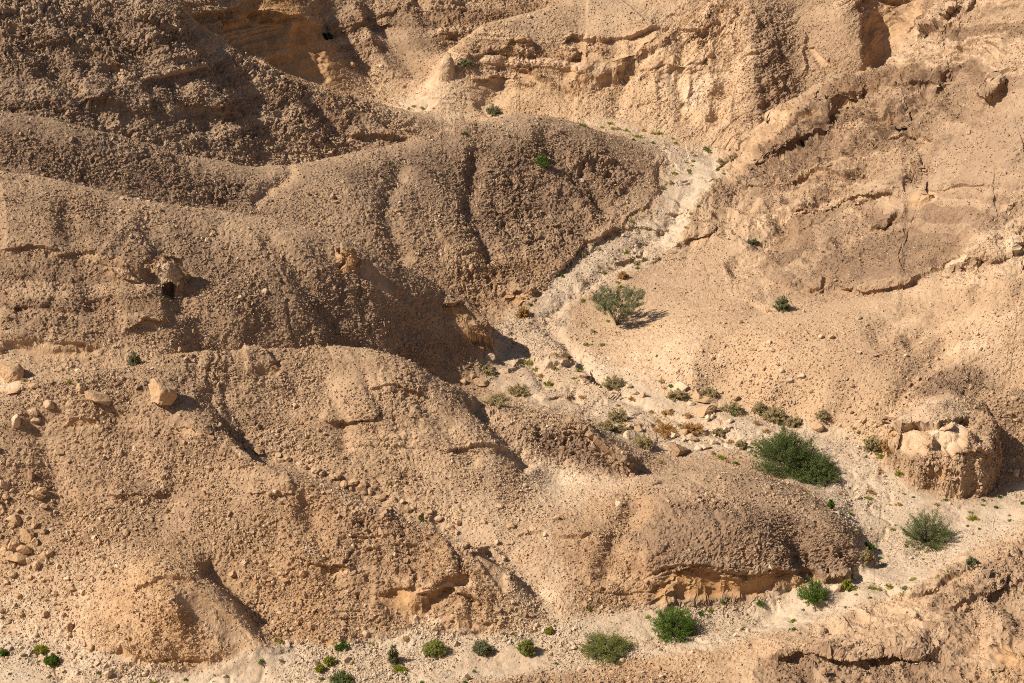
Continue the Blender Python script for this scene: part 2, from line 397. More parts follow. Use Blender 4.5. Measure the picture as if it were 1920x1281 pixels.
_cliff_xy = [np.stack(at(np.array(L, float)[:, 0], np.array(L, float)[:, 1], smooth_z)[:2], -1) for L, h, r in CLIFFS]
_ku = np.array(KNOBS)
_kx, _ky, _ = at(_ku[:, 0], _ku[:, 1], smooth_z)
_knob_xy = list(zip(_kx, _ky))

# ------------------------------------------------------------------ character of the ground, read off place by place
# (u, v): clods 0..1, brown (crust, some painted shade) 0..1, orange 0..1, pale 0..1, stones 0..1, bedding ledges 0..1
GROUND = [
 # left foreground hill
 (60,800,0.5,0.55,0.1,0.1,0.6,0.2),(60,900,0.6,0.5,0.2,0.1,0.9,0.1),(40,1000,0.5,0.35,0.35,0.1,1,0),(150,1000,0.55,0.4,0.3,0.1,0.9,0.1),(250,850,0.7,0.62,0.1,0.1,0.6,0.2),(300,940,0.7,0.62,0.15,0.1,0.7,0.2),
 (350,800,0.7,0.65,0.1,0.05,0.5,0.2),(450,950,0.7,0.6,0.15,0.1,0.7,0.2),(550,980,0.6,0.45,0.35,0.1,0.7,0.1),(420,1020,0.7,0.5,0.35,0.1,1,0),(500,1090,0.7,0.4,0.5,0.1,1,0),(560,1150,0.6,0.4,0.5,0.1,1,0),(700,1040,0.9,0.62,0.2,0.1,0.4,0.5),(650,1130,0.9,0.6,0.3,0.1,0.5,0.4),(830,1080,0.9,0.6,0.45,0.1,0.2,0.7),(850,1140,0.7,0.35,0.6,0.3,0.2,0.9),
 (240,1120,0.5,0.15,0.55,0.2,0.6,0.5),(330,1180,0.6,0.2,0.6,0.1,0.3,0.6),(420,1150,0.12,0.2,0.4,0.3,0.05,0.1),(120,1120,0.4,0.3,0.3,0.4,0.9,0.2),(60,1180,0.4,0.3,0.1,0.7,0.9,0.1),
 (560,720,0.6,0.5,0.15,0.1,0.5,0.3),(480,760,0.6,0.5,0.2,0.1,0.6,0.2),(700,720,0.6,0.5,0.15,0.1,0.4,0.3),(650,800,0.6,0.45,0.25,0.1,0.7,0.2),(800,820,0.5,0.4,0.25,0.15,0.5,0.2),(760,760,0.7,0.55,0.2,0.1,0.3,0.4),(620,860,0.5,0.4,0.3,0.15,0.9,0.1),(760,930,0.5,0.35,0.3,0.2,0.9,0.1),(860,960,0.4,0.3,0.25,0.4,0.7,0.1),(940,1030,0.5,0.3,0.3,0.4,0.8,0.1),(1000,1100,0.6,0.4,0.25,0.5,0.6,0.1),
 (920,780,0.85,0.65,0.15,0.1,0.2,0.2),(1040,830,0.95,0.7,0.15,0.1,0.2,0.2),(1140,870,0.8,0.6,0.2,0.1,0.2,0.2),(950,880,0.6,0.45,0.2,0.2,0.4,0.1),(1040,905,0.2,0.1,0.1,1,0.3,0),(1130,905,0.3,0.25,0.1,0.6,0.4,0),
 # dome
 (1180,960,0.55,0.4,0.35,0.1,0.5,0.2),(1120,1040,0.6,0.4,0.45,0.1,0.5,0.3),(1200,1000,1,0.62,0.3,0.1,0.3,0.2),(1300,960,1,0.87,0.08,0.1,0.3,0.2),(1400,920,0.35,0.65,0.05,0.15,0.5,0),(1250,905,0.35,0.6,0.05,0.2,0.5,0),(1300,1030,1,0.92,0.1,0.1,0.15,0.3),(1450,1020,1,0.92,0.1,0.1,0.2,0.3),(1550,1000,1,0.82,0.1,0.2,0.3,0.2),(1500,950,0.5,0.65,0.05,0.2,0.4,0.1),(1180,1100,0.8,0.5,0.4,0.1,0.3,0.5),
 # gully at left between A and B
 (40,700,0.4,0.4,0.25,0.3,0.6,0.2),(250,670,0.5,0.4,0.25,0.2,0.8,0.1),
 # B: crests set less brown, for tan gravel and for painted sunlight
 (60,380,0.45,0.44,0.05,0.1,0.4,0),(250,385,0.3,0.44,0,0.1,0.5,0),(450,420,0.3,0.44,0,0.1,0.5,0),(600,450,0.35,0.42,0.05,0.1,0.4,0),(150,450,0.7,0.85,0.1,0.05,0.3,0.2),(60,560,0.75,0.8,0.25,0.05,0.4,0.4),(220,560,0.75,0.75,0.25,0.05,0.4,0.3),(400,500,0.65,0.85,0.05,0.05,0.5,0),(500,560,0.65,0.82,0.1,0.05,0.5,0),(650,560,0.7,0.82,0.1,0.05,0.3,0.1),(800,570,0.6,0.7,0.1,0.05,0.3,0.1),(330,620,0.6,0.6,0.3,0.1,0.6,0.2),(550,630,0.6,0.68,0.1,0.05,0.5,0.1),(720,600,0.6,0.7,0.1,0.05,0.4,0.1),
 # C: face under the left crest browned further, as painted shade
 (60,240,0.5,0.78,0,0.1,0.4,0),(250,290,0.7,0.9,0,0.1,0.3,0),(450,320,0.35,0.5,0,0.1,0.4,0),(600,310,0.3,0.47,0,0.1,0.5,0),(800,275,0.35,0.72,0,0.1,0.5,0),(980,235,0.3,0.6,0.05,0.2,0.4,0.05),(1100,260,0.4,0.55,0.1,0.2,0.4,0.1),(700,350,0.65,0.85,0.05,0.1,0.4,0.1),(900,330,0.9,0.8,0.05,0.05,0.2,0.2),(1050,320,0.9,0.75,0.05,0.05,0.2,0.2),(1180,310,0.5,0.5,0.15,0.2,0.3,0.1),(800,440,0.7,0.7,0.25,0.1,0.3,0.2),(930,430,0.95,0.75,0.1,0.05,0.2,0.2),(1080,400,0.9,0.7,0.1,0.05,0.2,0.2),(880,500,0.85,0.65,0.4,0.1,0.2,0.3),(980,500,0.9,0.65,0.3,0.05,0.2,0.4),
 # D, E
 (100,150,0.9,0.9,0.05,0.1,0.2,0.3),(100,40,0.9,0.9,0.1,0.1,0.2,0.4),(250,100,0.95,0.9,0.1,0.1,0.2,0.4),(400,180,0.95,0.85,0.1,0.15,0.2,0.4),(500,250,0.95,0.85,0.15,0.15,0.2,0.3),(300,220,0.9,0.85,0.05,0.15,0.2,0.3),(650,240,0.95,0.85,0.25,0.1,0.2,0.5),(480,60,0.3,0.2,1,0.05,0,0.5),(580,120,0.25,0.15,1,0.05,0,0.3),(420,10,0.8,0.8,0.4,0.05,0,0.5),(680,60,0.9,0.85,0.25,0.1,0.2,0.5),(760,90,0.5,0.7,0.15,0.1,0.4,0.2),(860,30,1,0.85,0.25,0.1,0.2,0.7),(740,160,0.6,0.45,0.4,0.3,0.7,0.1),(950,10,1,0.7,0.3,0.1,0.2,0.57),
 # F, G
 (1000,50,0.25,0.45,0.05,0.2,0.4,0.05),(1150,20,0.25,0.42,0.1,0.25,0.3,0.05),(1250,20,0.5,0.4,0.2,0.2,0.2,0.31),(900,110,0.625,0.4,0.2,0.2,0.3,0.57),(1000,110,1,0.45,0.45,0.15,0.1,0.7),(900,190,0.25,0.15,0.45,0.35,0.2,0.18),(830,190,0.2,0.05,0.5,0.6,0.05,0.44),(1000,190,0.625,0.3,0.4,0.2,0.4,0.31),(1120,140,0.625,0.3,0.6,0.1,0.1,0.57),(1150,200,0.5,0.25,0.4,0.3,0.5,0.18),(1280,80,0.75,0.25,0.45,0.3,0.1,0.7),(1340,60,0.875,0.25,0.45,0.3,0.1,0.7),(1290,170,0.5,0.1,0.45,0.5,0.1,0.44),(1360,170,0.6875,0.25,0.4,0.35,0.1,0.57),(1280,240,0.5,0.2,0.45,0.35,0.4,0.18),
 (1460,60,0.75,0.75,0.15,0.1,0.1,0.2),(1450,180,0.9775,0.85,0.1,0.1,0.075,0.4),(1540,60,0.55,0.65,0.2,0.15,0.1,0.2),(1580,120,0.5,0.65,0.2,0.15,0.1,0.2),(1680,60,0.69,0.79,0.4,0.05,0.075,0.55),
 # right side: brown between the ledges is crust plus painted dimness of the steep face
 (1420,280,0.575,0.34,0.4,0.3,0.225,0.85),(1500,250,1,0.85,0.1,0.1,0.1125,1),(1580,200,0.92,0.79,0.2,0.15,0.15,1),(1450,330,1,0.85,0.1,0.15,0.15,0.85),(1600,280,0.805,0.74,0.2,0.15,0.225,0.85),(1700,230,0.69,0.69,0.15,0.2,0.225,0.85),(1800,160,0.69,0.71,0.15,0.2,0.225,0.85),(1880,60,0.69,0.69,0.15,0.2,0.225,0.85),(1750,100,0.69,0.69,0.2,0.2,0.225,1),(1860,290,0.12,0.74,0.05,0.15,0.2625,0.1),(1740,320,0.15,0.71,0.05,0.2,0.2625,0.1),(1650,350,0.345,0.67,0.15,0.25,0.225,0.55),(1400,420,0.46,0.44,0.25,0.3,0.225,0.85),(1500,380,0.575,0.67,0.2,0.2,0.225,0.85),(1600,430,0.69,0.77,0.15,0.15,0.225,0.55),(1750,430,0.6325,0.77,0.15,0.15,0.225,0.55),(1850,400,0.575,0.74,0.1,0.2,0.225,0.55),(1900,460,0.575,0.59,0.3,0.5,0.15,0.7),(1680,490,0.575,0.77,0.1,0.15,0.2625,0.4),(1560,500,0.69,0.79,0.15,0.15,0.225,0.55),(1480,480,0.575,0.71,0.2,0.2,0.225,0.55),(1350,500,0.2,0.3,0.15,0.25,0.4,0.2),(1280,530,0.2,0.28,0.15,0.25,0.4,0.2),
 (1850,530,0.345,0.54,0.3,0.35,0.225,0.55),(1700,590,0.22,0.2,0.3,0.35,0.4,0.2),(1550,590,0.2,0.22,0.3,0.3,0.5,0.1),(1400,600,0.15,0.25,0.2,0.2,0.5,0),(1250,590,0.15,0.22,0.25,0.3,0.5,0),(1350,680,0.2,0.2,0.35,0.3,0.7,0),(1250,680,0.3,0.1,0.35,0.6,0.4,0.3),(1450,700,0.2,0.2,0.35,0.25,0.8,0),(1550,680,0.2,0.25,0.3,0.2,0.6,0),(1700,670,0.25,0.3,0.25,0.2,0.5,0.1),(1620,760,0.3,0.25,0.3,0.25,0.6,0.2),(1850,640,0.3,0.22,0.3,0.4,0.4,0.2),(1880,740,0.5,0.5,0.15,0.1,0.6,0.1),(1820,720,0.7,0.65,0.1,0.1,0.3,0.2),
 # L
 (1800,1080,0.35,0.25,0.25,0.4,0.2,0.7),(1650,1150,0.3,0.2,0.3,0.4,0.3,0.6),(1450,1215,0.3,0.25,0.4,0.3,0.3,0.4),(1850,1120,1,0.75,0.15,0.2,0.1,0.8),(1700,1180,0.5,0.3,0.2,0.3,0.2,0.8),(1550,1260,1,0.75,0.2,0.2,0.1,0.7),(1750,1240,1,0.75,0.15,0.2,0.1,0.7),(1880,1230,0.7,0.4,0.4,0.15,0.1,0.7),(1200,1265,0.5,0.3,0.45,0.15,0.4,0.3),(950,1270,0.5,0.35,0.4,0.15,0.5,0.2),
]
GA = np.array(GROUND, float)
_gx, _gy, _gz = at(GA[:, 0], GA[:, 1])
def ground_character(x, y):
    sh = x.shape
    q = np.c_[x.ravel(), y.ravel()]
    out = np.empty((len(q), 6))
    for i in range(0, len(q), 20000):
        s = q[i:i + 20000]
        d2 = (s[:, 0:1] - _gx) ** 2 + (s[:, 1:2] - _gy) ** 2
        w = 1.0 / (d2 + 0.8) ** 2
        out[i:i + 20000] = (w @ GA[:, 2:]) / w.sum(1, keepdims=True)
    return out.reshape(sh + (6,))
_cA = np.linspace(-0.36, 0.36, 180); _cY = np.arange(88, 232, 0.8)
_cG = ground_character(_cA[:, None] * _cY[None], np.broadcast_to(_cY, (180, len(_cY))).copy())
def character(x, y):
    a = np.clip((x / y + 0.36) / 0.72 * 179, 0, 178.999); b = np.clip((y - 88) / 0.8, 0, len(_cY) - 1.001)
    i, j = a.astype(int), b.astype(int); s, t = (a - i)[..., None], (b - j)[..., None]
    return _cG[i, j] * (1 - s) * (1 - t) + _cG[i + 1, j] * s * (1 - t) + _cG[i, j + 1] * (1 - s) * t + _cG[i + 1, j + 1] * s * t

# ------------------------------------------------------------------ alcoves (hollowed faces) and ledges (lips of rock), outlined where they stand
# alcove: outline, depth in metres, soft edge, orange, pale
ALCOVES = [
 ([(1678,842),(1688,808),(1736,806),(1742,846),(1712,862)], 1.5, 3, .25, .5), ([(1748,846),(1750,812),(1795,797),(1824,800),(1818,834),(1785,856)], 1.9, 3, .15, .75), ([(1660,822),(1666,802),(1680,803),(1678,828)], .5, 3, .7, .1),
 ([(1720,890),(1760,872),(1800,880),(1812,910),(1770,915)], .4, 6, .6, .1), ([(304,556),(304,534),(318,528),(330,538),(328,558)], 3.2, 2, .2, .0), ([(636,506),(640,478),(654,476),(662,500)], .4, 4, .9, .0),
 ([(1205,1092),(1240,1070),(1300,1064),(1340,1072),(1400,1082),(1450,1072),(1500,1076),(1520,1100),(1490,1112),(1400,1128),(1300,1136),(1210,1142)], .75, 6, 1., .0),
 ([(1540,1092),(1575,1080),(1600,1080),(1590,1094),(1550,1100)], .4, 5, .9, 0),
 ([(1697,388),(1704,367),(1717,357),(1735,351),(1752,355),(1757,370),(1745,386),(1716,396)], .6, 6, .6, .2),
 ([(1494,543),(1515,544),(1538,538),(1535,550),(1518,556),(1502,553)], .6, 3, .9, .2),
 ([(1572,541),(1595,544),(1593,550),(1578,549)], .4, 2, .9, .1),
 ([(1745,507),(1765,495),(1780,475),(1805,468),(1812,478),(1786,496),(1765,511)], .6, 3, .5, .8),
 ([(1050,124),(1072,106),(1100,94),(1130,86),(1170,92),(1205,80),(1250,64),(1262,74),(1238,106),(1205,122),(1178,142),(1135,170),(1088,172),(1062,148)], .6, 9, .8, .0),
 ([(1222,136),(1245,116),(1268,108),(1264,122),(1240,134)], .6, 4, .8, .1),
 ([(962,128),(985,130),(1020,150),(1045,165),(1020,172),(985,160)], .5, 5, .5, .2),
 ([(985,85),(1002,82),(1006,118),(992,124)], .6, 4, .8, 0),
 ([(405,32),(440,25),(520,30),(560,36),(590,56),(612,95),(622,120),(620,160),(560,152),(480,110),(430,85)], 1.2, 8, 1., 0),
 ([(340,18),(375,12),(402,22),(406,48),(414,75),(392,62),(366,38)], .9, 6, 1., 0),
 ([(673,470),(702,485),(735,528),(745,562),(704,547),(672,514)], .9, 9, .1, 0),
 ([(838,580),(868,572),(885,590),(905,615),(925,640),(931,658),(902,662),(872,642),(846,612)], 1.0, 6, 1., 0),
 ([(945,550),(975,541),(1005,538),(1016,552),(990,568),(955,572)], .7, 4, .9, .1),
 ([(1085,470),(1100,455),(1130,448),(1150,440),(1148,452),(1112,468)], .5, 4, .7, .2),
 ([(468,689),(490,683),(528,671),(531,690),(516,708),(490,706)], .55, 4, .6, .1),
 ([(118,790),(150,782),(182,786),(188,800),(150,808),(120,805)], .4, 4, .7, .1),
 ([(412,828),(436,832),(470,852),(474,863),(446,858)], .45, 3, .4, .4),
 ([(312,800),(350,802),(395,816),(398,825),(350,818),(318,812)], .35, 3, .5, .1),
 ([(308,1090),(345,1089),(400,1121),(470,1180),(488,1202),(420,1203),(365,1165),(322,1130)], .45, 7, .35, .3),
 ([(195,1228),(232,1212),(262,1232),(330,1238),(400,1238),(380,1248),(300,1250),(220,1238)], .35, 4, .9, .1),
 ([(690,1116),(740,1104),(800,1088),(832,1072),(870,1062),(882,1092),(850,1118),(800,1142),(762,1166),(722,1152)], .75, 7, .9, .25),
 ([(873,1034),(895,1022),(940,1042),(958,1064),(955,1110),(938,1116),(905,1068)], .7, 6, .5, .3),
 ([(572,1056),(610,1060),(640,1064),(668,1072),(640,1080),(600,1074)], .4, 4, .6, .1),
 ([(600,1200),(620,1196),(640,1200),(636,1216),(606,1218)], .4, 4, 1., 0),
 ([(800,1150),(850,1146),(900,1166),(930,1168),(920,1184),(830,1184)], .35, 4, .8, .2),
 ([(1840,1226),(1880,1215),(1920,1225),(1920,1262),(1870,1260)], .5, 6, 1., 0),
 ([(1622,-10),(1700,-10),(1738,0),(1732,40),(1700,85),(1660,115),(1628,128)], 2.4, 9, .35, 0),
 ([(1025,748),(1045,740),(1055,744),(1050,752),(1030,754)], .4, 2, .2, 0),
 ([(798,235),(830,240),(850,248),(820,252)], .5, 4, .8, 0),
 ([(0,640),(60,632),(170,640),(185,662),(110,680),(30,676)], .7, 8, .5, 0),
 ([(1460,150),(1478,140),(1482,160),(1470,172)], .6, 4, .3, 0), ([(1508,88),(1524,84),(1548,112),(1560,122),(1530,126)], .8, 5, .2, 0),
 ([(1335,150),(1350,140),(1362,148),(1350,156)], .4, 3, .8, 0), ([(1322,76),(1335,72),(1340,100),(1325,106)], .5, 4, .6, 0),
]
# ledge: line (upper side is the lip), lip height in metres, reach in pixels
LEDGES = [
 ([(1664,803),(1690,801),(1745,804),(1795,791),(1832,798)], .75, 8), ([(1790,852),(1830,846),(1862,856)], .3, 6),
 ([(1400,405),(1470,395),(1540,392),(1600,372),(1650,361),(1690,357)], .35, 7), ([(1757,358),(1780,360),(1820,351),(1850,345)], .25, 5),
 ([(1463,532),(1487,536),(1515,543),(1536,538),(1550,520)], .4, 6), ([(1556,530),(1580,540),(1596,544),(1612,536)], .35, 5), ([(1598,546),(1622,549),(1650,540),(1692,535),(1730,515),(1745,505)], .3, 6),
 ([(1740,510),(1760,495),(1775,475),(1802,466)], .3, 4), ([(1795,506),(1832,497),(1850,470)], .35, 5), ([(1855,496),(1890,486),(1902,470),(1920,462)], .4, 6),
 ([(1630,440),(1660,426),(1672,412),(1690,404)], .4, 6), ([(1500,404),(1512,399),(1526,402)], .3, 5), ([(1340,318),(1372,302),(1395,275),(1410,250)], .4, 6),
 ([(1410,302),(1450,268),(1500,225),(1560,190),(1610,165)], .4, 9), ([(1536,196),(1560,182),(1590,172),(1606,168)], .5, 5), ([(1720,60),(1755,42),(1800,14)], .9, 9), ([(1705,160),(1735,150),(1760,152)], .4, 6), ([(1840,190),(1862,172),(1878,150)], .7, 9), ([(1855,160),(1880,140),(1900,132)], .5, 7),
 ([(1380,345),(1430,350),(1470,335),(1530,325),(1590,332)], .4, 7), ([(1265,460),(1300,446),(1340,440)], .3, 4), ([(1560,250),(1620,225),(1680,205)], .3, 7), ([(1640,275),(1700,255),(1750,262)], .35, 7),
 ([(870,108),(905,100),(935,93),(965,80),(1000,76)], .35, 6), ([(1045,82),(1075,70),(1110,78),(1150,72),(1200,62),(1262,50)], .5, 8), ([(955,125),(985,130),(1010,148),(1060,172),(1100,182)], .35, 6), ([(880,150),(930,140),(960,146)], .3, 6), ([(1195,140),(1240,128),(1300,120),(1350,100)], .3, 7), ([(1270,60),(1320,56),(1360,40)], .35, 6), ([(1240,30),(1320,20),(1390,10)], .2, 6),
 ([(405,28),(440,22),(520,26),(565,34),(595,56),(616,92)], .5, 7), ([(620,60),(700,30),(760,20)], .4, 7), ([(640,110),(690,140),(720,175)], .3, 8),
 ([(825,572),(868,568),(890,588),(910,612),(928,636)], .45, 6), ([(1030,528),(1052,505),(1090,468),(1130,446),(1160,432),(1200,396),(1230,368)], .3, 6),
 ([(600,792),(650,794),(700,781),(714,774)], .3, 5), ([(468,925),(500,923),(532,928),(552,925)], .3, 5), ([(200,931),(240,926),(275,931),(320,926)], .4, 6), ([(440,880),(470,872),(500,874)], .2, 5), ([(830,845),(870,838),(955,845)], .2, 5), ([(690,735),(740,722),(800,740)], .25, 6),
 ([(250,1112),(292,1100),(306,1086),(332,1083),(364,1093)], .4, 6), ([(548,1040),(580,1054),(642,1061),(668,1070)], .4, 7), ([(868,1032),(892,1016),(922,1022),(958,1046)], .45, 7), ([(680,1030),(720,1022),(790,1018)], .25, 6), ([(640,1000),(700,1004),(760,998)], .25, 6), ([(780,1120),(840,1108),(880,1116),(920,1140)], .35, 6),
 ([(1050,792),(1100,816),(1150,856),(1197,884)], .5, 7), ([(1200,1088),(1240,1066),(1320,1060),(1400,1078),(1450,1068),(1500,1072),(1560,1084),(1610,1072)], .35, 8),
 ([(660,960),(700,975),(740,968)], .2, 5), ([(960,1010),(1000,1000),(1060,1010),(1120,1000)], .2, 6), ([(100,480),(150,470),(200,476)], .3, 7), ([(0,470),(60,462),(110,470)], .4, 8), ([(20,580),(90,572),(150,590)], .35, 8), ([(170,478),(230,520),(270,532)], .4, 7), ([(230,615),(280,600),(325,606)], .35, 6),
 ([(965,690),(972,678),(985,672)], .35, 3), ([(1092,712),(1104,704),(1108,690)], .5, 4), ([(1180,426),(1215,428),(1250,438)], .2, 3), ([(1225,398),(1260,400),(1290,396)], .2, 3), ([(1265,345),(1300,338),(1340,336)], .2, 3), ([(1155,490),(1190,478),(1222,460)], .2, 3), ([(1190,495),(1215,486),(1235,484)], .2, 3),
 ([(360,60),(300,40),(250,20)], .4, 8), ([(120,60),(180,100),(240,130)], .4, 9), ([(320,190),(400,200),(470,215)], .3, 8), ([(640,250),(720,258),(800,262)], .35, 6),
 ([(1700,1130),(1760,1105),(1840,1060)], .3, 7), ([(1760,1160),(1830,1130),(1900,1080)], .35, 8), ([(1430,1240),(1500,1222),(1600,1240),(1680,1228),(1740,1245)], .45, 7),
]
# vertical ribs: the right-hand side of the line falls back
GULLIES = [  # runnels cut into the slopes
 ([(1297,295),(1298,350),(1272,400),(1232,450),(1152,502),(1062,560),(1014,605),(1058,640),(1098,690),(1150,735),(1232,772),(1330,800),(1440,850)], .35, 7), ([(1230,300),(1240,350),(1215,400)], .2, 6), ([(1120,500),(1180,470),(1230,440)], .25, 5), ([(1545,850),(1600,890),(1600,960),(1650,1040),(1560,1130),(1400,1160),(1200,1200),(900,1245),(500,1262),(100,1262)], .22, 12), ([(1920,960),(1800,975),(1700,1050)], .2, 10), ([(940,620),(980,650),(1020,720),(1100,745)], .3, 8),
 ([(400,745),(440,800),(485,846),(550,868),(670,911),(745,941),(800,968),(880,1000),(950,1040),(1000,1090),(1060,1150)], 0.91, 12.65), ([(370,1048),(430,1084),(480,1124),(515,1176)], 0.99, 12.65),
 ([(480,415),(560,520),(640,625)], 0.41, 11.5), ([(580,440),(700,560),(800,645)], 0.41, 13.8), ([(250,385),(330,500),(350,600)], 0.41, 13.8), ([(100,350),(150,470),(180,600)], 0.41, 13.8),
 ([(1000,240),(1080,330),(1150,400)], 0.49, 11.5), ([(560,315),(470,385)], 0.41, 9.2), ([(900,260),(880,380),(930,500)], 0.49, 11.5), ([(760,290),(720,400),(760,500)], 0.49, 13.8),
 ([(60,120),(200,220)], 0.66, 11.5), ([(330,20),(420,130),(560,230)], 0.82, 11.5), ([(150,10),(300,130),(420,260)], 0.82, 13.8), ([(560,170),(660,260)], 0.66, 10.35), ([(0,20),(120,140),(220,240)], 0.66, 11.5),
 ([(1290,60),(1270,150),(1290,240)], 0.66, 11.5), ([(1380,60),(1360,150),(1340,240)], 0.66, 11.5), ([(1200,70),(1170,150),(1150,225)], 0.49, 11.5), ([(960,90),(940,160),(900,215)], 0.49, 11.5),
 ([(680,0),(740,80),(790,150)], 0.99, 13.8), ([(590,0),(660,90),(720,170)], 0.82, 12.65), ([(770,0),(830,60)], 0.82, 11.5),
 ([(1640,300),(1560,360),(1440,420)], 0.82, 11.5), ([(1750,290),(1640,400),(1560,470)], 0.74, 12.65), ([(1500,420),(1430,470),(1360,510)], 0.66, 10.35), ([(1690,60),(1610,160),(1480,300),(1400,340)], 0.82, 11.5), ([(1790,120),(1700,210),(1580,300)], 0.82, 11.5), ([(1900,160),(1800,260),(1690,330)], 0.66, 11.5), ([(1880,520),(1760,590),(1690,650)], 0.58, 13.8), ([(1860,470),(1740,560),(1620,640)], 0.41, 13.8), ([(1440,560),(1360,640),(1300,700)], 0.20, 13.8), ([(1800,640),(1700,720),(1650,800)], 0.49, 13.8), ([(1900,360),(1800,450),(1740,500)], 0.49, 11.5), ([(1660,140),(1560,220),(1450,320)], 0.58, 10.35), ([(1850,60),(1740,180),(1640,260)], 0.66, 11.5),
 ([(600,700),(640,780),(650,860)], 0.41, 13.8), ([(760,700),(830,800),(900,880)], 0.41, 13.8), ([(880,740),(960,830),(1000,890)], 0.49, 12.65), ([(200,760),(260,860),(330,960)], 0.41, 16.1), ([(60,760),(100,880),(130,1000)], 0.41, 16.1), ([(560,920),(600,1020),(640,1120)], 0.49, 13.8), ([(1200,920),(1160,1000),(1130,1100)], 0.49, 13.8),
]
RIBS = [([(1432,232),(1424,180),(1420,100),(1424,40),(1400,-10)], .55, 13), ([(1512,140),(1508,96),(1514,60)], .5, 6), ([(1290,240),(1296,150),(1288,60)], .5, 8), ([(1330,245),(1340,160),(1332,70)], .5, 8), ([(1372,250),(1378,160),(1376,60)], .5, 8), ([(1240,215),(1235,160),(1245,110)], .35, 7), ([(1185,210),(1190,170),(1182,120)], .35, 7), ([(1612,140),(1616,80),(1612,-10)], .7, 9), ([(1468,180),(1460,120),(1452,60)], .35, 8), ([(1352,210),(1345,160),(1352,120)], .3, 6), ([(640,100),(610,40),(590,-10)], .5, 10), ([(745,140),(700,70),(670,-10)], .8, 14), ([(850,70),(800,30),(770,-10)], .6, 12)]
# tinted patches: outline, soft edge, orange, pale
PATCHES = [
 ([(1040,120),(1200,60),(1380,70),(1405,240),(1250,255),(1100,205)], 34, .5, .3),
 ([(1660,800),(1690,775),(1740,745),(1800,745),(1815,790),(1750,808),(1690,806)], 8, 0, .35), ([(290,490),(335,490),(348,520),(335,550),(296,545)], 6, .1, .6), ([(205,500),(232,508),(272,535),(268,545),(226,528)], 5, .3, .5), ([(625,470),(668,462),(672,505),(630,512)], 5, .8, 0), ([(822,132),(856,132),(856,155),(820,155)], 4, .1, .3), ([(962,85),(1005,85),(1005,125),(965,125)], 6, 0, .3), ([(1045,80),(1080,80),(1080,118),(1050,120)], 6, .1, .05), ([(1025,664),(1078,660),(1076,688),(1030,690)], 6, .2, .1),
 ([(1205,470),(1240,440),(1230,400),(1270,360),(1262,300),(1300,285),(1345,300),(1340,345),(1310,385),(1285,440),(1260,470)], 14, 0, .9),
 ([(1060,640),(1130,660),(1200,690),(1240,730),(1150,705),(1090,690)], 16, .1, .8),
 ([(800,170),(850,165),(855,215),(800,222)], 12, .5, .7), ([(1270,150),(1320,140),(1330,200),(1280,210)], 14, .2, .7),
 ([(990,870),(1040,870),(1070,910),(1030,920)], 10, 0, .9), ([(1015,1085),(1040,1110),(1062,1160),(1030,1160),(1005,1120)], 8, 0, .8), ([(1020,985),(1040,1000),(1035,1030),(1015,1010)], 6, 0, .6),
 ([(0,1150),(60,1155),(100,1190),(40,1200),(0,1196)], 12, 0, .8), ([(770,1165),(800,1150),(830,1165),(810,1190),(770,1190)], 6, 0, .8), ([(0,705),(40,715),(30,735),(0,738)], 6, 0, .9),
 ([(1880,450),(1920,430),(1920,470),(1890,480)], 8, .3, .8), ([(1740,640),(1850,630),(1860,660),(1760,665)], 12, .2, .7), ([(1395,235),(1425,250),(1480,225),(1510,205),(1470,215)], 8, .5, .6),
 ([(1440,690),(1500,640),(1560,655),(1500,720)], 25, .3, .3), ([(570,1020),(600,1025),(595,1040),(570,1035)], 5, 0, .6), ([(850,1000),(900,1030),(905,1060),(860,1020)], 8, 0, .5),
]

def poly_sd(u, v, poly):
    """signed distance to a closed outline, positive inside"""
    Q = np.array(poly, float)
    best = np.full(u.shape, 1e9); inside = np.zeros(u.shape, bool)
    for k in range(len(Q)):
        a, b = Q[k], Q[(k + 1) % len(Q)]
        d = b - a
        t = np.clip(((u - a[0]) * d[0] + (v - a[1]) * d[1]) / (d @ d), 0, 1)
        best = np.minimum(best, np.hypot(u - a[0] - t * d[0], v - a[1] - t * d[1]))
        if a[1] != b[1]:
            c = ((a[1] > v) != (b[1] > v)) & (u < d[0] * (v - a[1]) / (b[1] - a[1]) + a[0])
            inside ^= c
    return np.where(inside, best, -best)

# ------------------------------------------------------------------ the ground mesh
QUALITY = 1.25
NC, NR = int(1560 * QUALITY), int(1180 * QUALITY)
colA = np.r_[-_side[::-1], np.linspace(-0.33, 0.33, NC), _side]
Yf = np.arange(92, 226.01, 0.25)
Xf = colA[:, None] * Yf[None]
Zf = base_z(Xf.ravel(), np.broadcast_to(Yf, Xf.shape).ravel()).reshape(Xf.shape)
vf = project(0 * Zf + Xf, np.broadcast_to(Yf, Xf.shape), Zf)[1]
dv = -(vf[:, 1:] - vf[:, :-1])
ds = np.hypot(0.25, Zf[:, 1:] - Zf[:, :-1])
wgt = np.maximum(dv, 0) + 0.14 * ds * 22
_n = len(A_IN) and len(_side)
for k in list(range(_n)) + list(range(len(colA) - _n, len(colA))):    # beyond the picture: evenly spaced
    wgt[k] = wgt[_n if k < _n else len(colA) - _n - 1]
ker = np.hanning(41); ker /= ker.sum()
cum = np.concatenate([np.zeros((len(colA), 1)), np.cumsum(wgt, 1)], 1); cum /= cum[:, -1:]
rowY = np.empty((len(colA), NR))
tgt = np.linspace(0, 1, NR)
for i in range(len(colA)):
    rowY[i] = np.interp(tgt, cum[i], Yf)
near = np.r_[np.arange(-30, 16, 9.0)]
YY = np.concatenate([np.broadcast_to(np.arange(18, 91, 3.0), (len(colA), 25)), rowY, np.broadcast_to(np.r_[np.arange(229, 300, 5.0), np.linspace(306, 420, 10)], (len(colA), 25))], 1)
n0 = 25
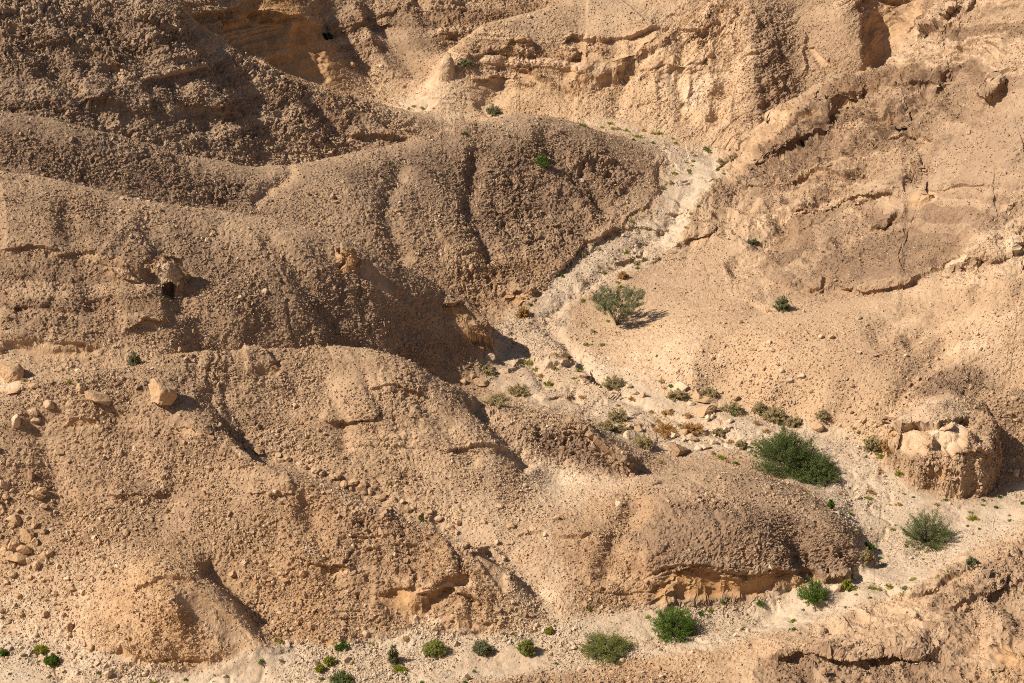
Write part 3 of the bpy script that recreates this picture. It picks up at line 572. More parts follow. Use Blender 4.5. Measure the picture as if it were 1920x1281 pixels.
XX = colA[:, None] * YY
ZZ = base_z(XX.ravel(), YY.ravel()).reshape(XX.shape)
NCOL, NROW = XX.shape

def grid_normals(X, Y, Z):
    P3 = np.stack([X, Y, Z], -1)
    du = np.empty_like(P3); dvv = np.empty_like(P3)
    du[1:-1] = P3[2:] - P3[:-2]; du[0] = P3[1] - P3[0]; du[-1] = P3[-1] - P3[-2]
    dvv[:, 1:-1] = P3[:, 2:] - P3[:, :-2]; dvv[:, 0] = P3[:, 1] - P3[:, 0]; dvv[:, -1] = P3[:, -1] - P3[:, -2]
    N = np.cross(du, dvv)
    N /= np.linalg.norm(N, axis=-1, keepdims=True) + 1e-9
    return N
NN = grid_normals(XX, YY, ZZ)

x, y, z = XX.ravel(), YY.ravel(), ZZ.ravel()
nx, ny, nz = (NN[..., k].ravel() for k in range(3))
pu, pv = project(x, y, z)
ch = character(x, y).astype(np.float32)
clod, brown, orange, pale, stones, beds = (ch[:, k] for k in range(6))
fade = sstep(0.345, 0.32, np.abs(x / y)) * sstep(88, 93, y) * sstep(232, 224, y)      # full detail only where the cells are fine

def warp_noise(s, seed, o=3):
    return fbm(x * s, y * s, z * s, o, seed)

# the wadi bed: where the land lies on the floor
BED = [(-260,1200),(0,1198),(150,1205),(200,1226),(260,1246),(350,1249),(440,1241),(495,1203),(560,1206),(620,1216),(740,1193),(780,1180),(900,1187),(1000,1186),(1060,1166),(1200,1142),(1300,1137),(1400,1127),(1500,1103),(1600,1082),(1626,1060),(1611,1010),(1576,960),(1531,925),(1500,905),(1440,868),(1380,845),(1300,852),(1220,846),(1160,822),(1120,792),(1040,768),(960,748),(915,720),(903,680),(930,657),(925,612),(940,590),(1000,575),(1030,545),(1050,510),(1100,475),(1150,446),(1200,408),(1232,370),(1256,325),(1246,288),(1200,268),(1140,245),(1080,226),
 (1115,224),(1180,238),(1260,262),(1340,280),(1352,310),(1336,345),(1312,375),(1290,410),(1268,455),(1232,480),(1180,510),(1120,545),(1080,570),(1062,600),(1080,640),(1112,680),(1160,700),(1220,725),(1260,735),(1330,760),(1420,775),(1480,790),(1560,800),(1620,830),(1655,870),(1700,915),(1800,940),(1860,935),(1920,905),(2150,895),(2150,940),(1920,985),(1840,1030),(1770,1070),(1700,1105),(1560,1155),(1400,1198),(1250,1232),(1100,1250),(1000,1258),(850,1281),(800,1340),(-260,1340)]
FAR_BED = [(730,186),(800,176),(818,195),(800,214),(760,206)]
wob = 26 * warp_noise(0.45, 5, 5)
_low = z - floor_z(y) < 3.0
bed = np.zeros_like(x)
_s = np.where(_low & (fade > 0))[0]
bed[_s] = sstep(-13, 13, poly_sd(pu[_s] + wob[_s], pv[_s] + wob[_s] * 0.6, BED))
_s = np.where(_low & (y > 195) & (pu > 690) & (pu < 860))[0]
bed[_s] = np.maximum(bed[_s], sstep(-4, 4, poly_sd(pu[_s], pv[_s], FAR_BED)))
bed = np.where((y > 226) | (y < 92), 0, bed)

n_big = warp_noise(0.11, 21, 4)                 # 9 m
n_mid = warp_noise(0.42, 31, 4)                 # 2.4 m
left_s = x + 0.35 * y + 3.0 * warp_noise(0.2, 23, 4)
right_s = 0.62 * x - 0.78 * y + 3.0 * warp_noise(0.2, 24, 4)
side = sstep(4, 10, x - 0.02 * (y - 100)) * sstep(126, 136, y)
rl = np.where(side > .5, fbm(right_s * .45, (x + y) * .05, 0 * x, 4, 25), fbm(left_s * .45, y * .05, 0 * x, 4, 26))
rill = (-0.13 * np.exp(-(rl / 0.14) ** 2) + 0.16 * np.abs(rl)) * sstep(-0.1, 0.4, warp_noise(0.14, 27, 3))
disp = (0.42 * n_big + 0.26 * n_mid * (0.4 + 0.6 * clod) + rill * (0.35 + 0.65 * clod)) * (1 - 0.9 * bed)

pnx, pny = nx.copy(), ny.copy()
inx = np.zeros_like(x)                          # inward push of alcoves
for poly, depth, soft, org, pal in ALCOVES:
    Q = np.array(poly, float)
    hx, hy, hz = at(Q[:, 0], Q[:, 1])
    sel = np.where((pu > Q[:, 0].min() - 20) & (pu < Q[:, 0].max() + 20) & (pv > Q[:, 1].min() - 20) & (pv < Q[:, 1].max() + 20) & (y > np.median(hy) - 7) & (y < np.median(hy) + 9))[0]
    if len(sel) == 0:
        continue
    span = np.hypot(np.ptp(Q[:, 0]), np.ptp(Q[:, 1]))
    wob = (5.0 + 0.10 * span) * fbm(x[sel] * 0.6, y[sel] * 0.6, z[sel] * 0.6, 4, 77)
    soft = soft + 0.02 * span
    sd = poly_sd(pu[sel] + wob, pv[sel] + wob * 0.7, poly)
    top, bot = Q[:, 1].min(), Q[:, 1].max()
    rel = np.clip((bot - pv[sel]) / (bot - top + 1e-6), 0, 1)
    m = sstep(0, soft, sd)
    deep = np.clip(0.75 + 0.9 * fbm(x[sel] * 0.45, y[sel] * 0.45, z[sel] * 0.45, 3, 78), 0.25, 1.5)
    if soft - .02 * span <= 3.01 and depth > 1.4: deep = np.ones(len(sel)); pnx[sel] = np.where(m > 0, .25, pnx[sel]); pny[sel] = np.where(m > 0, -.97, pny[sel]); clod[sel] *= 1 - .6 * m; beds[sel] *= 1 - m
    inx[sel] = np.maximum(inx[sel], (0.9 if org > .8 else 0.6) * depth * m * deep * (0.75 + 0.25 * rel))
    orange[sel] = np.maximum(orange[sel] * (1 - m * 0.5), m * org)
    brown[sel] *= (1 - 0.9 * m)
    pale[sel] = np.maximum(pale[sel] * (1 - m * 0.5), m * pal)
    clod[sel] *= (1 - 0.6 * m)
    stones[sel] *= (1 - 0.9 * m)
for poly, soft, org, pal in PATCHES:
    Q = np.array(poly, float)
    hx, hy, hz = at(Q[:, 0], Q[:, 1])
    sel = np.where((pu > Q[:, 0].min() - 30) & (pu < Q[:, 0].max() + 30) & (pv > Q[:, 1].min() - 30) & (pv < Q[:, 1].max() + 30) & (y > np.median(hy) - 9) & (y < np.median(hy) + 11))[0]
    if len(sel) == 0:
        continue
    wob = soft * 1.2 * fbm(x[sel] * 0.8, y[sel] * 0.8, z[sel] * 0.8, 4, 99)
    m = sstep(-soft * 0.5, soft, poly_sd(pu[sel] + wob, pv[sel] - wob, poly))
    pale[sel] = np.maximum(pale[sel], m * pal)
    orange[sel] = np.maximum(orange[sel] * (1 - m * 0.6), m * org)
    brown[sel] *= (1 - m * 0.9)
    stones[sel] *= 1 - .8 * m * (pal > .85); clod[sel] *= 1 - .5 * m * (pal > .85)
# patches of dark or grey crust, some of them painted shade: outline, soft edge, brown, pale, clods
CRUST_AND_SHADE = [
 ([(1655,800),(1680,775),(1740,742),(1800,742),(1820,790),(1755,808),(1690,806)], 7, .62, .42, .5), ([(1690,740),(1740,700),(1800,690),(1845,700),(1840,740),(1800,745)], 10, .85, 0, .9), ([(1660,850),(1720,850),(1790,835),(1862,850),(1862,930),(1780,930),(1700,890)], 8, .48, .15, .8), ([(1815,745),(1850,800),(1870,930),(1900,900),(1860,780)], 8, .6, .1, .8),  # last patch paints the shade on the outcrop's right flank
 ([(1180,985),(1300,945),(1450,960),(1570,985),(1615,1050),(1590,1078),(1500,1066),(1400,1070),(1300,1056),(1220,1060)], 14, .92, .05, 1.0), ([(1000,805),(1090,818),(1160,858),(1195,885),(1100,880),(1020,850)], 10, .9, .05, 1.0),
 ([(1740,1090),(1830,1050),(1930,1010),(1930,1210),(1860,1215),(1780,1180)], 25, .72, .12, 1.0), ([(1420,1240),(1500,1218),(1600,1236),(1680,1222),(1780,1250),(1800,1300),(1400,1300)], 9, .78, .08, 1.0), ([(1130,1262),(1250,1256),(1300,1290),(900,1290),(960,1264)], 12, .5, .1, .8),
 ([(1390,325),(1450,280),(1500,235),(1580,185),(1600,215),(1540,290),(1470,345)], 12, .85, .0, 1.0), ([(1440,480),(1560,400),(1680,400),(1760,400),(1800,440),(1740,495),(1640,535),(1500,530)], 22, .80, .05, .6), ([(1425,0),(1470,60),(1490,180),(1440,225),(1425,120)], 10, .8, .0, .9), ([(1780,40),(1900,0),(1930,120),(1840,200),(1700,260),(1640,240)], 30, .75, .08, .7), ([(1622,0),(1745,-10),(1740,40),(1665,118),(1628,132)], 7, .6, 0, .8), ([(1640,560),(1760,542),(1930,530),(1930,566),(1760,592)], 14, .5, .1, .4), ([(1560,300),(1700,270),(1780,300),(1640,350),(1480,372),(1420,360)], 14, .6, .1, .6), ([(1600,640),(1740,600),(1800,640),(1700,720),(1560,720)], 30, .42, .1, .35),  # shaded top right recess and steep face between ledges painted browner
 ([(880,310),(980,250),(1080,270),(1200,330),(1150,400),(1040,480),(940,480),(860,400)], 22, .92, .0, 1.0), ([(0,240),(120,270),(300,310),(470,345),(420,395),(240,360),(60,320),(0,312)], 12, .95, .0, .85), ([(0,470),(120,450),(200,520),(160,620),(0,620)], 20, .78, .05, .9),  # second patch paints the shade of C's face behind B's crest
]
for poly, soft, brn, pal, cld in CRUST_AND_SHADE:
    Q = np.array(poly, float)
    hx, hy, hz = at(np.clip(Q[:, 0], 0, 1920), np.clip(Q[:, 1], 0, 1281))
    sel = np.where((pu > Q[:, 0].min() - 30) & (pu < Q[:, 0].max() + 30) & (pv > Q[:, 1].min() - 30) & (pv < Q[:, 1].max() + 30) & (y > hy.min() - 4) & (y < hy.max() + 4))[0]
    wob = soft * 1.6 * fbm(x[sel] * 0.6, y[sel] * 0.6, z[sel] * 0.6, 4, 98)
    m = sstep(-soft, soft, poly_sd(pu[sel] + wob, pv[sel] - wob, poly)) * (inx[sel] < .15) * (bed[sel] < .5)
    brown[sel] += (brn - brown[sel]) * m; pale[sel] += (pal - pale[sel]) * m; clod[sel] = np.maximum(clod[sel], cld * m)
    orange[sel] *= 1 - .6 * m; stones[sel] *= 1 - .5 * m * (cld > .85)
for group, is_rib in ((GULLIES, None), (LEDGES, False), (RIBS, True)):
    for line, amp, reach in group:
        Q = np.array(line, float)
        hx, hy, hz = at(Q[:, 0], Q[:, 1])
        sel = np.where((pu > Q[:, 0].min() - 40) & (pu < Q[:, 0].max() + 40) & (pv > Q[:, 1].min() - 40) & (pv < Q[:, 1].max() + 40) & (y > hy.min() - 7) & (y < hy.max() + 8))[0]
        if len(sel) == 0:
            continue
        wob = 9.0 * fbm(x[sel] * 0.8, y[sel] * 0.8, z[sel] * 0.8, 4, 55)
        s, t = seg_sd(pu[sel] + wob, pv[sel] + wob, line)
        tap = sstep(0, 0.12, t) * sstep(1, 0.88, t) * (0.65 + 0.5 * vnoise(x[sel] * 0.7, y[sel] * 0.7, z[sel] * 0.7, 3))
        amp = amp * (1.5 if Q[:, 0].mean() > 850 and not is_rib else 1.1)
        e = np.where(s > 0, amp * 0.75 * np.exp(-np.abs(s) / (reach * 1.6)), -amp * 0.55 * np.exp(-np.abs(s) / (reach * 1.3)))
        soft = np.clip(np.abs(s) / (reach * 0.6 if is_rib else 1.0), 0, 1)
        if is_rib is None:
            disp[sel] -= 0.8 * amp * np.exp(-(s / (reach * 1.4)) ** 2) * sstep(0, .15, t) * sstep(1, .9, t)
            stones[sel] = np.maximum(stones[sel], .55 * np.exp(-(s / reach) ** 2)); continue
        disp[sel] += e * tap * soft * (np.abs(s) < 40)
        m = np.exp(-np.abs(s + reach * 0.6) / (reach * 0.5)) * tap * (s < 0)
        if not is_rib:
            orange[sel] = np.maximum(orange[sel], np.clip(m, 0, 1) * 0.55)
            brown[sel] *= 1 - 0.6 * np.clip(m, 0, 1)

# bedding: low ledges following tilted layers; the layers dip towards the left on the right-hand slope
dip = 0.42 * np.maximum(sstep(8, 24, x) * sstep(128, 140, y), sstep(4, 14, x) * sstep(121, 116, y))
bz = (z + 0.06 * x * (1 - dip / 0.42) - dip * (x - 8)) + 0.45 * warp_noise(0.22, 61, 3)
patch = sstep(-0.1, 0.4, warp_noise(0.28, 62, 3))
lay_tone = np.zeros_like(x)
for per, amp, sd_ in ((0.85, 0.85, 5), (0.33, 0.34, 9)):
    fr = bz / per - np.floor(bz / per)
    lay = np.floor(bz / per).astype(np.int32)
    lay_h = _h01(lay, np.zeros_like(lay), np.zeros_like(lay), sd_)
    disp += beds * patch * amp * (lay_h - 0.3) * sstep(0, 0.1, fr) * sstep(1.0, 0.5, fr) * (1 - bed)
    lay_tone += beds * (lay_h - 0.5) * 0.7

# crags of bare rock
rg = 1 - np.abs(warp_noise(0.5, 111, 4)) * 2.2
crag = np.clip(np.maximum(beds * 1.3 - 0.3, ((clod - 0.7) * 2.0) * sstep(150, 168, y)), 0, 1)
rg2 = 1 - np.abs(warp_noise(0.2, 112, 4)) * 2.2
rside = sstep(2, 12, x - .1 * (y - 170))
disp += crag * (0.38 + 0.45 * rside) * (rg - 0.4) * (1 - bed) + crag * (0.3 + .45 * rside) * (rg2 - 0.5) * sstep(128, 150, y) * (1 - bed)

# clods and broken rock
amp_patch = 0.25 + 0.95 * sstep(-0.25, 0.45, warp_noise(0.25, 41, 4))
wx, wy, wz = x + 0.10 * warp_noise(2.6, 71, 2), y + 0.10 * warp_noise(2.6, 72, 2), z + 0.10 * warp_noise(2.6, 73, 2)
cl = clod * amp_patch * (1 - 0.85 * bed)
wb = bz + 0.10 * warp_noise(2.6, 73, 2)
d1, d2, rv = worley(wx / 1.0, wy / 1.0, wb / 0.6, 3)
disp += cl * (0.05 + 0.16 * crag) * (rv - 0.35) * sstep(0.02, 0.22, d2 - d1)
d1, d2, rv2 = worley(wx / 0.46, wy / 0.46, wb / 0.26, 4)
disp += cl * (0.11 + 0.10 * crag) * (rv2 ** 1.5 - 0.3) * sstep(0.02, 0.25, d2 - d1)
cell_tone = rv2
d1, d2, rv3 = worley(wx / 0.24, wy / 0.24, wb / 0.17, 6)
fine = np.clip(0.22 + 0.78 * clod, 0, 1) * (0.55 + 0.45 * amp_patch)
fine = fine * (1 - bed) + 0.36 * bed * (1 - .6 * sstep(0.05, -0.25, warp_noise(0.16, 133, 4)))
disp += fine * (0.15 + 0.10 * sstep(.6, .95, clod)) * (rv3 ** 2 - 0.2) * sstep(0.0, 0.3, d2 - d1)
pit = sstep(0.15, 0.5, warp_noise(1.5, 83, 3))
disp -= cl * (0.12 + 0.22 * sstep(.6, .95, clod)) * pit
disp += fine * 0.08 * warp_noise(4.2, 81, 2)

# the bed: low bars and shallow runnels
run = warp_noise(0.22, 91, 4)
disp += bed * (-0.12 * np.exp(-(run / 0.05) ** 2) + 0.22 * warp_noise(0.6, 92, 5))

dd = disp * fade
hz_ = np.sqrt(pnx * pnx + pny * pny + (0.35 * nz) ** 2) + 1e-6
x2 = x + nx * dd - inx * fade * pnx / hz_
y2 = y + ny * dd - inx * fade * pny / hz_
z2 = z + nz * dd - inx * fade * 0.2 * nz / hz_
GX, GY, GZ = (q.reshape(NCOL, NROW) for q in (x2, y2, z2))

# layers used by the material: brown crust with painted shade, orange rock, pale rock, wadi gravel
t1 = warp_noise(0.55, 101, 4); t2 = warp_noise(1.9, 102, 3)
brown_l = np.clip(brown - lay_tone + 0.28 * t1 + 0.22 * (cell_tone - 0.5) + 0.15 * t2, 0, 1)
orange_l = np.clip(orange * (0.8 + 0.6 * t1) + 0.12 * t2 - 0.05, 0, 1)
pale_l = np.clip(lay_tone * 0.5 + pale * (0.9 + 0.8 * t2) + 0.25 * (rv3 - 0.6) * (rv3 > 0.6), 0, 1)
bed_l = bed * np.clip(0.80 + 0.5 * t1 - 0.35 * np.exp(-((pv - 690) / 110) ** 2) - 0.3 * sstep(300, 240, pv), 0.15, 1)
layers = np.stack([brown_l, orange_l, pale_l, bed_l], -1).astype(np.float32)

def ground_material():
    m = bpy.data.materials.new('desert_ground')
    m.use_nodes = True
    t = m.node_tree; N, L = t.nodes, t.links
    bs = N['Principled BSDF']
    bs.inputs['Roughness'].default_value = 0.95
    bs.inputs['Specular IOR Level'].default_value = 0.12
    at_ = N.new('ShaderNodeVertexColor'); at_.layer_name = 'layers'
    sp = N.new('ShaderNodeSeparateColor'); L.new(at_.outputs['Color'], sp.inputs[0])
    geo = N.new('ShaderNodeNewGeometry')
    def noise(scale, detail=4, rough=0.6):
        n = N.new('ShaderNodeTexNoise'); n.inputs['Scale'].default_value = scale; n.inputs['Detail'].default_value = detail; n.inputs['Roughness'].default_value = rough
        L.new(geo.outputs['Position'], n.inputs['Vector']); return n
    def mix(fac, a, b, mode='MIX'):
        n = N.new('ShaderNodeMix'); n.data_type = 'RGBA'; n.blend_type = mode
        for key, val in (('Factor', fac), ('A', a), ('B', b)):
            s = [i for i in n.inputs if i.name == key and (i.type == 'RGBA' or key == 'Factor')][0]
            if isinstance(val, (int, float)): s.default_value = val
            elif isinstance(val, tuple): s.default_value = val + (1,)
            else: L.new(val, s)
        return [o for o in n.outputs if o.type == 'RGBA'][0]
    tan, tan2 = (0.54, 0.362, 0.218), (0.43, 0.280, 0.162)
    br, br2 = (0.188, 0.120, 0.076), (0.285, 0.185, 0.118)
    og, og2 = (0.37, 0.190, 0.070), (0.48, 0.285, 0.130)
    pl, pl2 = (0.70, 0.545, 0.385), (0.56, 0.42, 0.285)
    gv, gv2 = (0.585, 0.465, 0.340), (0.45, 0.352, 0.252)
    def ramp(sock, lo, hi):
        r = N.new('ShaderNodeMapRange'); r.inputs['From Min'].default_value = lo; r.inputs['From Max'].default_value = hi
        L.new(sock, r.inputs['Value']); return r.outputs[0]
    n1 = ramp(noise(3.0, 6, .65).outputs['Fac'], .35, .65); n2 = ramp(noise(11.0, 4, .6).outputs['Fac'], .35, .65)
    c = mix(n1, tan, tan2)
    c = mix(sp.outputs[0], c, mix(n2, br, br2))
    c = mix(sp.outputs[1], c, mix(n1, og, og2))
    c = mix(sp.outputs[2], c, mix(n2, pl, pl2))
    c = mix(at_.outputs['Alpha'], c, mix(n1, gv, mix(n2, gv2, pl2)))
    L.new(c, bs.inputs['Base Color'])
    nb = noise(9.0, 8, .72)
    bp = N.new('ShaderNodeBump'); bp.inputs['Strength'].default_value = 0.7; bp.inputs['Distance'].default_value = 0.09
    L.new(nb.outputs['Fac'], bp.inputs['Height']); L.new(bp.outputs['Normal'], bs.inputs['Normal'])
    return m
M_GROUND = ground_material()

def tag(o, label=None, cat=None, group=None, kind=None):
    if label: o['label'] = label
    if cat: o['category'] = cat
    if group: o['group'] = group
    if kind: o['kind'] = kind
    return o

def mesh_from(name, verts, faces, mat, colours=None, smooth=False):
    """verts (n, 3), faces (m, 3 or 4) arrays -> mesh data"""
    me = bpy.data.meshes.new(name)
    verts = np.ascontiguousarray(verts, np.float32); faces = np.ascontiguousarray(faces, np.int32)
    me.vertices.add(len(verts)); me.vertices.foreach_set('co', verts.ravel())
    k = faces.shape[1]
    me.loops.add(faces.size); me.loops.foreach_set('vertex_index', faces.ravel())
    me.polygons.add(len(faces)); me.polygons.foreach_set('loop_start', np.arange(0, faces.size, k, dtype=np.int32))
    me.polygons.foreach_set('use_smooth', np.full(len(faces), smooth, bool))
    if colours is not None:
        ca = me.color_attributes.new('layers', 'FLOAT_COLOR', 'POINT')
        ca.data.foreach_set('color', np.ascontiguousarray(colours, np.float32).ravel())
    me.update(calc_edges=True)
    me.materials.append(mat)
    return me

def link(name, me, parent=None):
    o = bpy.data.objects.new(name, me)
    COL.objects.link(o)
    if parent: o.parent = parent
    return o

V = np.stack([x2, y2, z2], -1)
idx = np.arange(NCOL * NROW).reshape(NCOL, NROW)
F = np.stack([idx[:-1, :-1], idx[1:, :-1], idx[1:, 1:], idx[:-1, 1:]], -1).reshape(-1, 4)
is_bed = bed[F].mean(1) > 0.5
owner = np.full(len(x), -1, np.int8)
_m = np.where((x > 25) & (x < 36) & (y > 125) & (y < 144))[0]
owner[_m[(poly_sd_xy(x[_m], y[_m], OUTCROP_FOOT) + .45 * fbm(x[_m] * .9, y[_m] * .9, 0 * x[_m], 4, 33) > -.1) & (pv[_m] > 700 + .0 * pu[_m])]] = 99
for k, (kx, ky) in enumerate(_knob_xy):
    _u, _v, _rx, _ry, _h = KNOBS[k]
    _m = np.where((np.abs(x - kx) < _rx * 2) & (np.abs(y - ky - _ry) < _ry * 2.2))[0]
    owner[_m[knob_r(x[_m], y[_m], k) < 1.0]] = k
face_owner = owner[F].max(1)
def submesh(name, mask):
    f = F[mask]
    used = np.unique(f)
    back = np.zeros(len(V), np.int64); back[used] = np.arange(len(used))
    return link(name, mesh_from(name, V[used], back[f], M_GROUND, layers[used], False))
tag(submesh('terrain', ~is_bed & (face_owner < 0)), kind='structure', label='brown and tan rocky desert hillsides above the dry wadi')
tag(submesh('riverbed', is_bed & (face_owner < 0)), kind='structure', label='pale gravel bed of the dry wadi winding between the hills')
tag(submesh('rock_outcrop', face_owner == 99), 'big overhanging rock outcrop with a grey cap and pale hollows beside the wadi bend', 'rock outcrop')
KNOB_LABELS = ['pale rock outcrop with a small black cave mouth at its foot', 'slanting pale ledge of rock on the brown slope left of the cave outcrop', 'orange brown rock knob casting a long shadow on the brown hill', 'brown bank rock with an orange broken end in mid wash',
 'rounded grey rock bulge below the smooth top of the far cliff', 'blocky brown rock bulge overhanging the orange hollow in the far cliff', 'square tan rock pillar on the nose of the far cliff', 'jutting rock ledge with a shaded underside at the top right',
 'dark knobbly rock high on the right hand slope', 'small broken bank rock on the tan flats left of the brown bank rock', 'brown bank rock beside the pale channel, below the brown bank rock with the orange end', 'narrow rock spike on the nose of the far cliff beside the grey green shrub']
for k, lb in enumerate(KNOB_LABELS):
    if (face_owner == k).any():
        tag(submesh('rock_outcrop', face_owner == k), lb, 'rock outcrop')

# ------------------------------------------------------------------ loose stones lying over everything: one mass nobody could count
def rock_shapes(n, kind, seed):
    """unit rocks: 6-corner chips (kind 0) or 12-corner blocks (kind 1)"""
    r = np.random.default_rng(seed)
    if kind == 0:
        v = np.array([(1, 0, 0), (-1, 0, 0), (0, 1, 0), (0, -1, 0), (0, 0, 1), (0, 0, -1)], float)
        f = np.array([(0, 2, 4), (2, 1, 4), (1, 3, 4), (3, 0, 4), (2, 0, 5), (1, 2, 5), (3, 1, 5), (0, 3, 5)])
        j = 0.55
    else:
        g = (1 + 5 ** 0.5) / 2
        v = np.array([(-1, g, 0), (1, g, 0), (-1, -g, 0), (1, -g, 0), (0, -1, g), (0, 1, g), (0, -1, -g), (0, 1, -g), (g, 0, -1), (g, 0, 1), (-g, 0, -1), (-g, 0, 1)], float) / 1.9
        f = np.array([(0, 11, 5), (0, 5, 1), (0, 1, 7), (0, 7, 10), (0, 10, 11), (1, 5, 9), (5, 11, 4), (11, 10, 2), (10, 7, 6), (7, 1, 8), (3, 9, 4), (3, 4, 2), (3, 2, 6), (3, 6, 8), (3, 8, 9), (4, 9, 5), (2, 4, 11), (6, 2, 10), (8, 6, 7), (9, 8, 1)])
        j = 0.32
    vv = v[None] + r.uniform(-j, j, (n, len(v), 3))
    vv *= r.uniform(0.65, 1.25, (n, 1, 3)) * np.array([1, 1, 0.8])
    q = r.normal(size=(n, 4)); q /= np.linalg.norm(q, axis=1, keepdims=True)
    w, a, b, c = q.T
    Rm = np.stack([np.stack([1 - 2 * (b * b + c * c), 2 * (a * b - c * w), 2 * (a * c + b * w)], -1), np.stack([2 * (a * b + c * w), 1 - 2 * (a * a + c * c), 2 * (b * c - a * w)], -1), np.stack([2 * (a * c - b * w), 2 * (b * c + a * w), 1 - 2 * (a * a + b * b)], -1)], 1)
    return np.einsum('nij,nkj->nki', Rm, vv), f

def scatter(name, n, weight, size_fn, kind, seed, label):
    r = np.random.default_rng(seed)
    p = weight / weight.sum()
    pick = r.choice(len(p), n, p=p)
    size = size_fn(r, pick)
    shp, f = rock_shapes(n, kind, seed + 1)
    jit = r.uniform(-0.06, 0.06, (n, 3)); jit[:, 2] = 0
    cen = V[pick] + jit + np.stack([nx[pick], ny[pick], nz[pick]], -1) * (size * r.uniform(-0.15, 0.32, n))[:, None]
    vv = shp * size[:, None, None] + cen[:, None]
    lay_ = layers[pick].copy()
    lay_[:, 0] = np.clip(lay_[:, 0] + r.normal(-0.08, 0.22, n), 0, 1)
    lay_[:, 2] = np.clip(lay_[:, 2] + np.where(r.random(n) < 0.10, 0.6, 0.0) + r.normal(0, 0.1, n), 0, 1)
    col = np.repeat(lay_[:, None], shp.shape[1], 1).reshape(-1, 4)
    ff = (f[None] + (np.arange(n) * shp.shape[1])[:, None, None]).reshape(-1, 3)
    o = link(name, mesh_from(name, vv.reshape(-1, 3), ff, M_GROUND, col))
    tag(o, label, None, None, 'stuff')
    return o

inside = (fade > 0.5) & (pu > -60) & (pu < 1980) & (pv > -60) & (pv < 1340)
facing = inside * np.clip(0.2 + 1.2 * stones + 0.6 * clod + 0.2 * bed, 0, 2.5) * (1 - 0.9 * (inx > 0.15))
silt = sstep(0.05, -0.25, warp_noise(0.16, 133, 4)) * bed
blotch = (1 - 0.92 * silt) * (0.06 + 0.35 * (1 - clod) + 1.5 * clod * sstep(-0.25, 0.45, warp_noise(0.4, 131, 4)) + 0.5 * sstep(0.0, 0.5, warp_noise(0.25, 132, 4)))
scatter('gravel', int(330000), facing * blotch, lambda r, k: np.clip(np.exp(r.normal(-3.12, 0.38, len(k))) * (y[k] / 120) ** 0.45, 0.03, 0.22), 0, 501, 'small loose stones strewn over the slopes and the wadi bed')
coarse = inside * (0.06 + 1.5 * stones ** 2 + 0.25 * bed + 0.2 * clod) * (1 - 0.95 * (inx > 0.15)) * blotch ** 2
scatter('rubble', int(13000), coarse, lambda r, k: np.clip(np.exp(r.normal(-2.25, 0.38, len(k))), 0.07, 0.34) * (0.75 + 0.35 * stones[k]), 1, 601, 'broken fist to bucket sized rocks scattered over the slopes')

# ------------------------------------------------------------------ ground height under things, read from the finished ground
_SV = np.where((fade > 0.5))[0]
_gridA = colA; 
def ground(u, v):
    """the finished ground seen at photo pixel (u, v) -> Vector"""
    du = (SU - u) ** 2 + (SVv - v) ** 2
    k = _near[np.argmin(du)]
    return k
# nearest visible vertex per coarse pixel cell
fu, fv = project(x2, y2, z2)
dist = np.sqrt(x2 ** 2 + y2 ** 2 + (z2 - CAM_H) ** 2)
_cw, _chh = 640, 427
ci = np.clip((fu / 3).astype(int), -1, _cw); cj = np.clip((fv / 3).astype(int), -1, _chh)
ok = (ci >= 0) & (ci < _cw) & (cj >= 0) & (cj < _chh) & (fade > 0.3)
ids = np.where(ok)[0]
order = ids[np.argsort(-dist[ids])]                    # far first, near last wins
CELL = np.full((_cw, _chh), -1)
CELL[ci[order], cj[order]] = order
def ground_index(u, v):
    i, j = int(np.clip(u / 3, 0, _cw - 1)), int(np.clip(v / 3, 0, _chh - 1))
    for rad in range(0, 8):
        sub = CELL[max(0, i - rad):i + rad + 1, max(0, j - rad):j + rad + 1]
        k = sub[sub >= 0]
        if len(k):
            d = (fu[k] - u) ** 2 + (fv[k] - v) ** 2 
            return int(k[np.argmin(d)])
    return None
def ground(u, v):
    k = ground_index(u, v)
    return Vector((x2[k], y2[k], z2[k]))
def ground_layers(u, v):
    return layers[ground_index(u, v)]
def px(u, v):
    """metres per photo pixel at that place"""
    g = ground(u, v)
    return (g.y * CP - (g.z - CAM_H) * SP) / FPX

# ------------------------------------------------------------------ boulders
from mathutils import Matrix
def ico(level):
    g = (1 + 5 ** 0.5) / 2
    v = [np.array(q, float) / np.linalg.norm(q) for q in [(-1, g, 0), (1, g, 0), (-1, -g, 0), (1, -g, 0), (0, -1, g), (0, 1, g), (0, -1, -g), (0, 1, -g), (g, 0, -1), (g, 0, 1), (-g, 0, -1), (-g, 0, 1)]]
    f = [(0, 11, 5), (0, 5, 1), (0, 1, 7), (0, 7, 10), (0, 10, 11), (1, 5, 9), (5, 11, 4), (11, 10, 2), (10, 7, 6), (7, 1, 8), (3, 9, 4), (3, 4, 2), (3, 2, 6), (3, 6, 8), (3, 8, 9), (4, 9, 5), (2, 4, 11), (6, 2, 10), (8, 6, 7), (9, 8, 1)]
    for _ in range(level):
        mid, nf = {}, []
        def m(a, b):
            k = (min(a, b), max(a, b))
            if k not in mid:
                q = v[a] + v[b]; v.append(q / np.linalg.norm(q)); mid[k] = len(v) - 1
            return mid[k]
        for a, b, c in f:
            ab, bc, ca = m(a, b), m(b, c), m(c, a)
            nf += [(a, ab, ca), (b, bc, ab), (c, ca, bc), (ab, bc, ca)]
        f = nf
    return np.array(v), np.array(f)
ICO = {k: ico(k) for k in (1, 2, 3, 4, 5)}

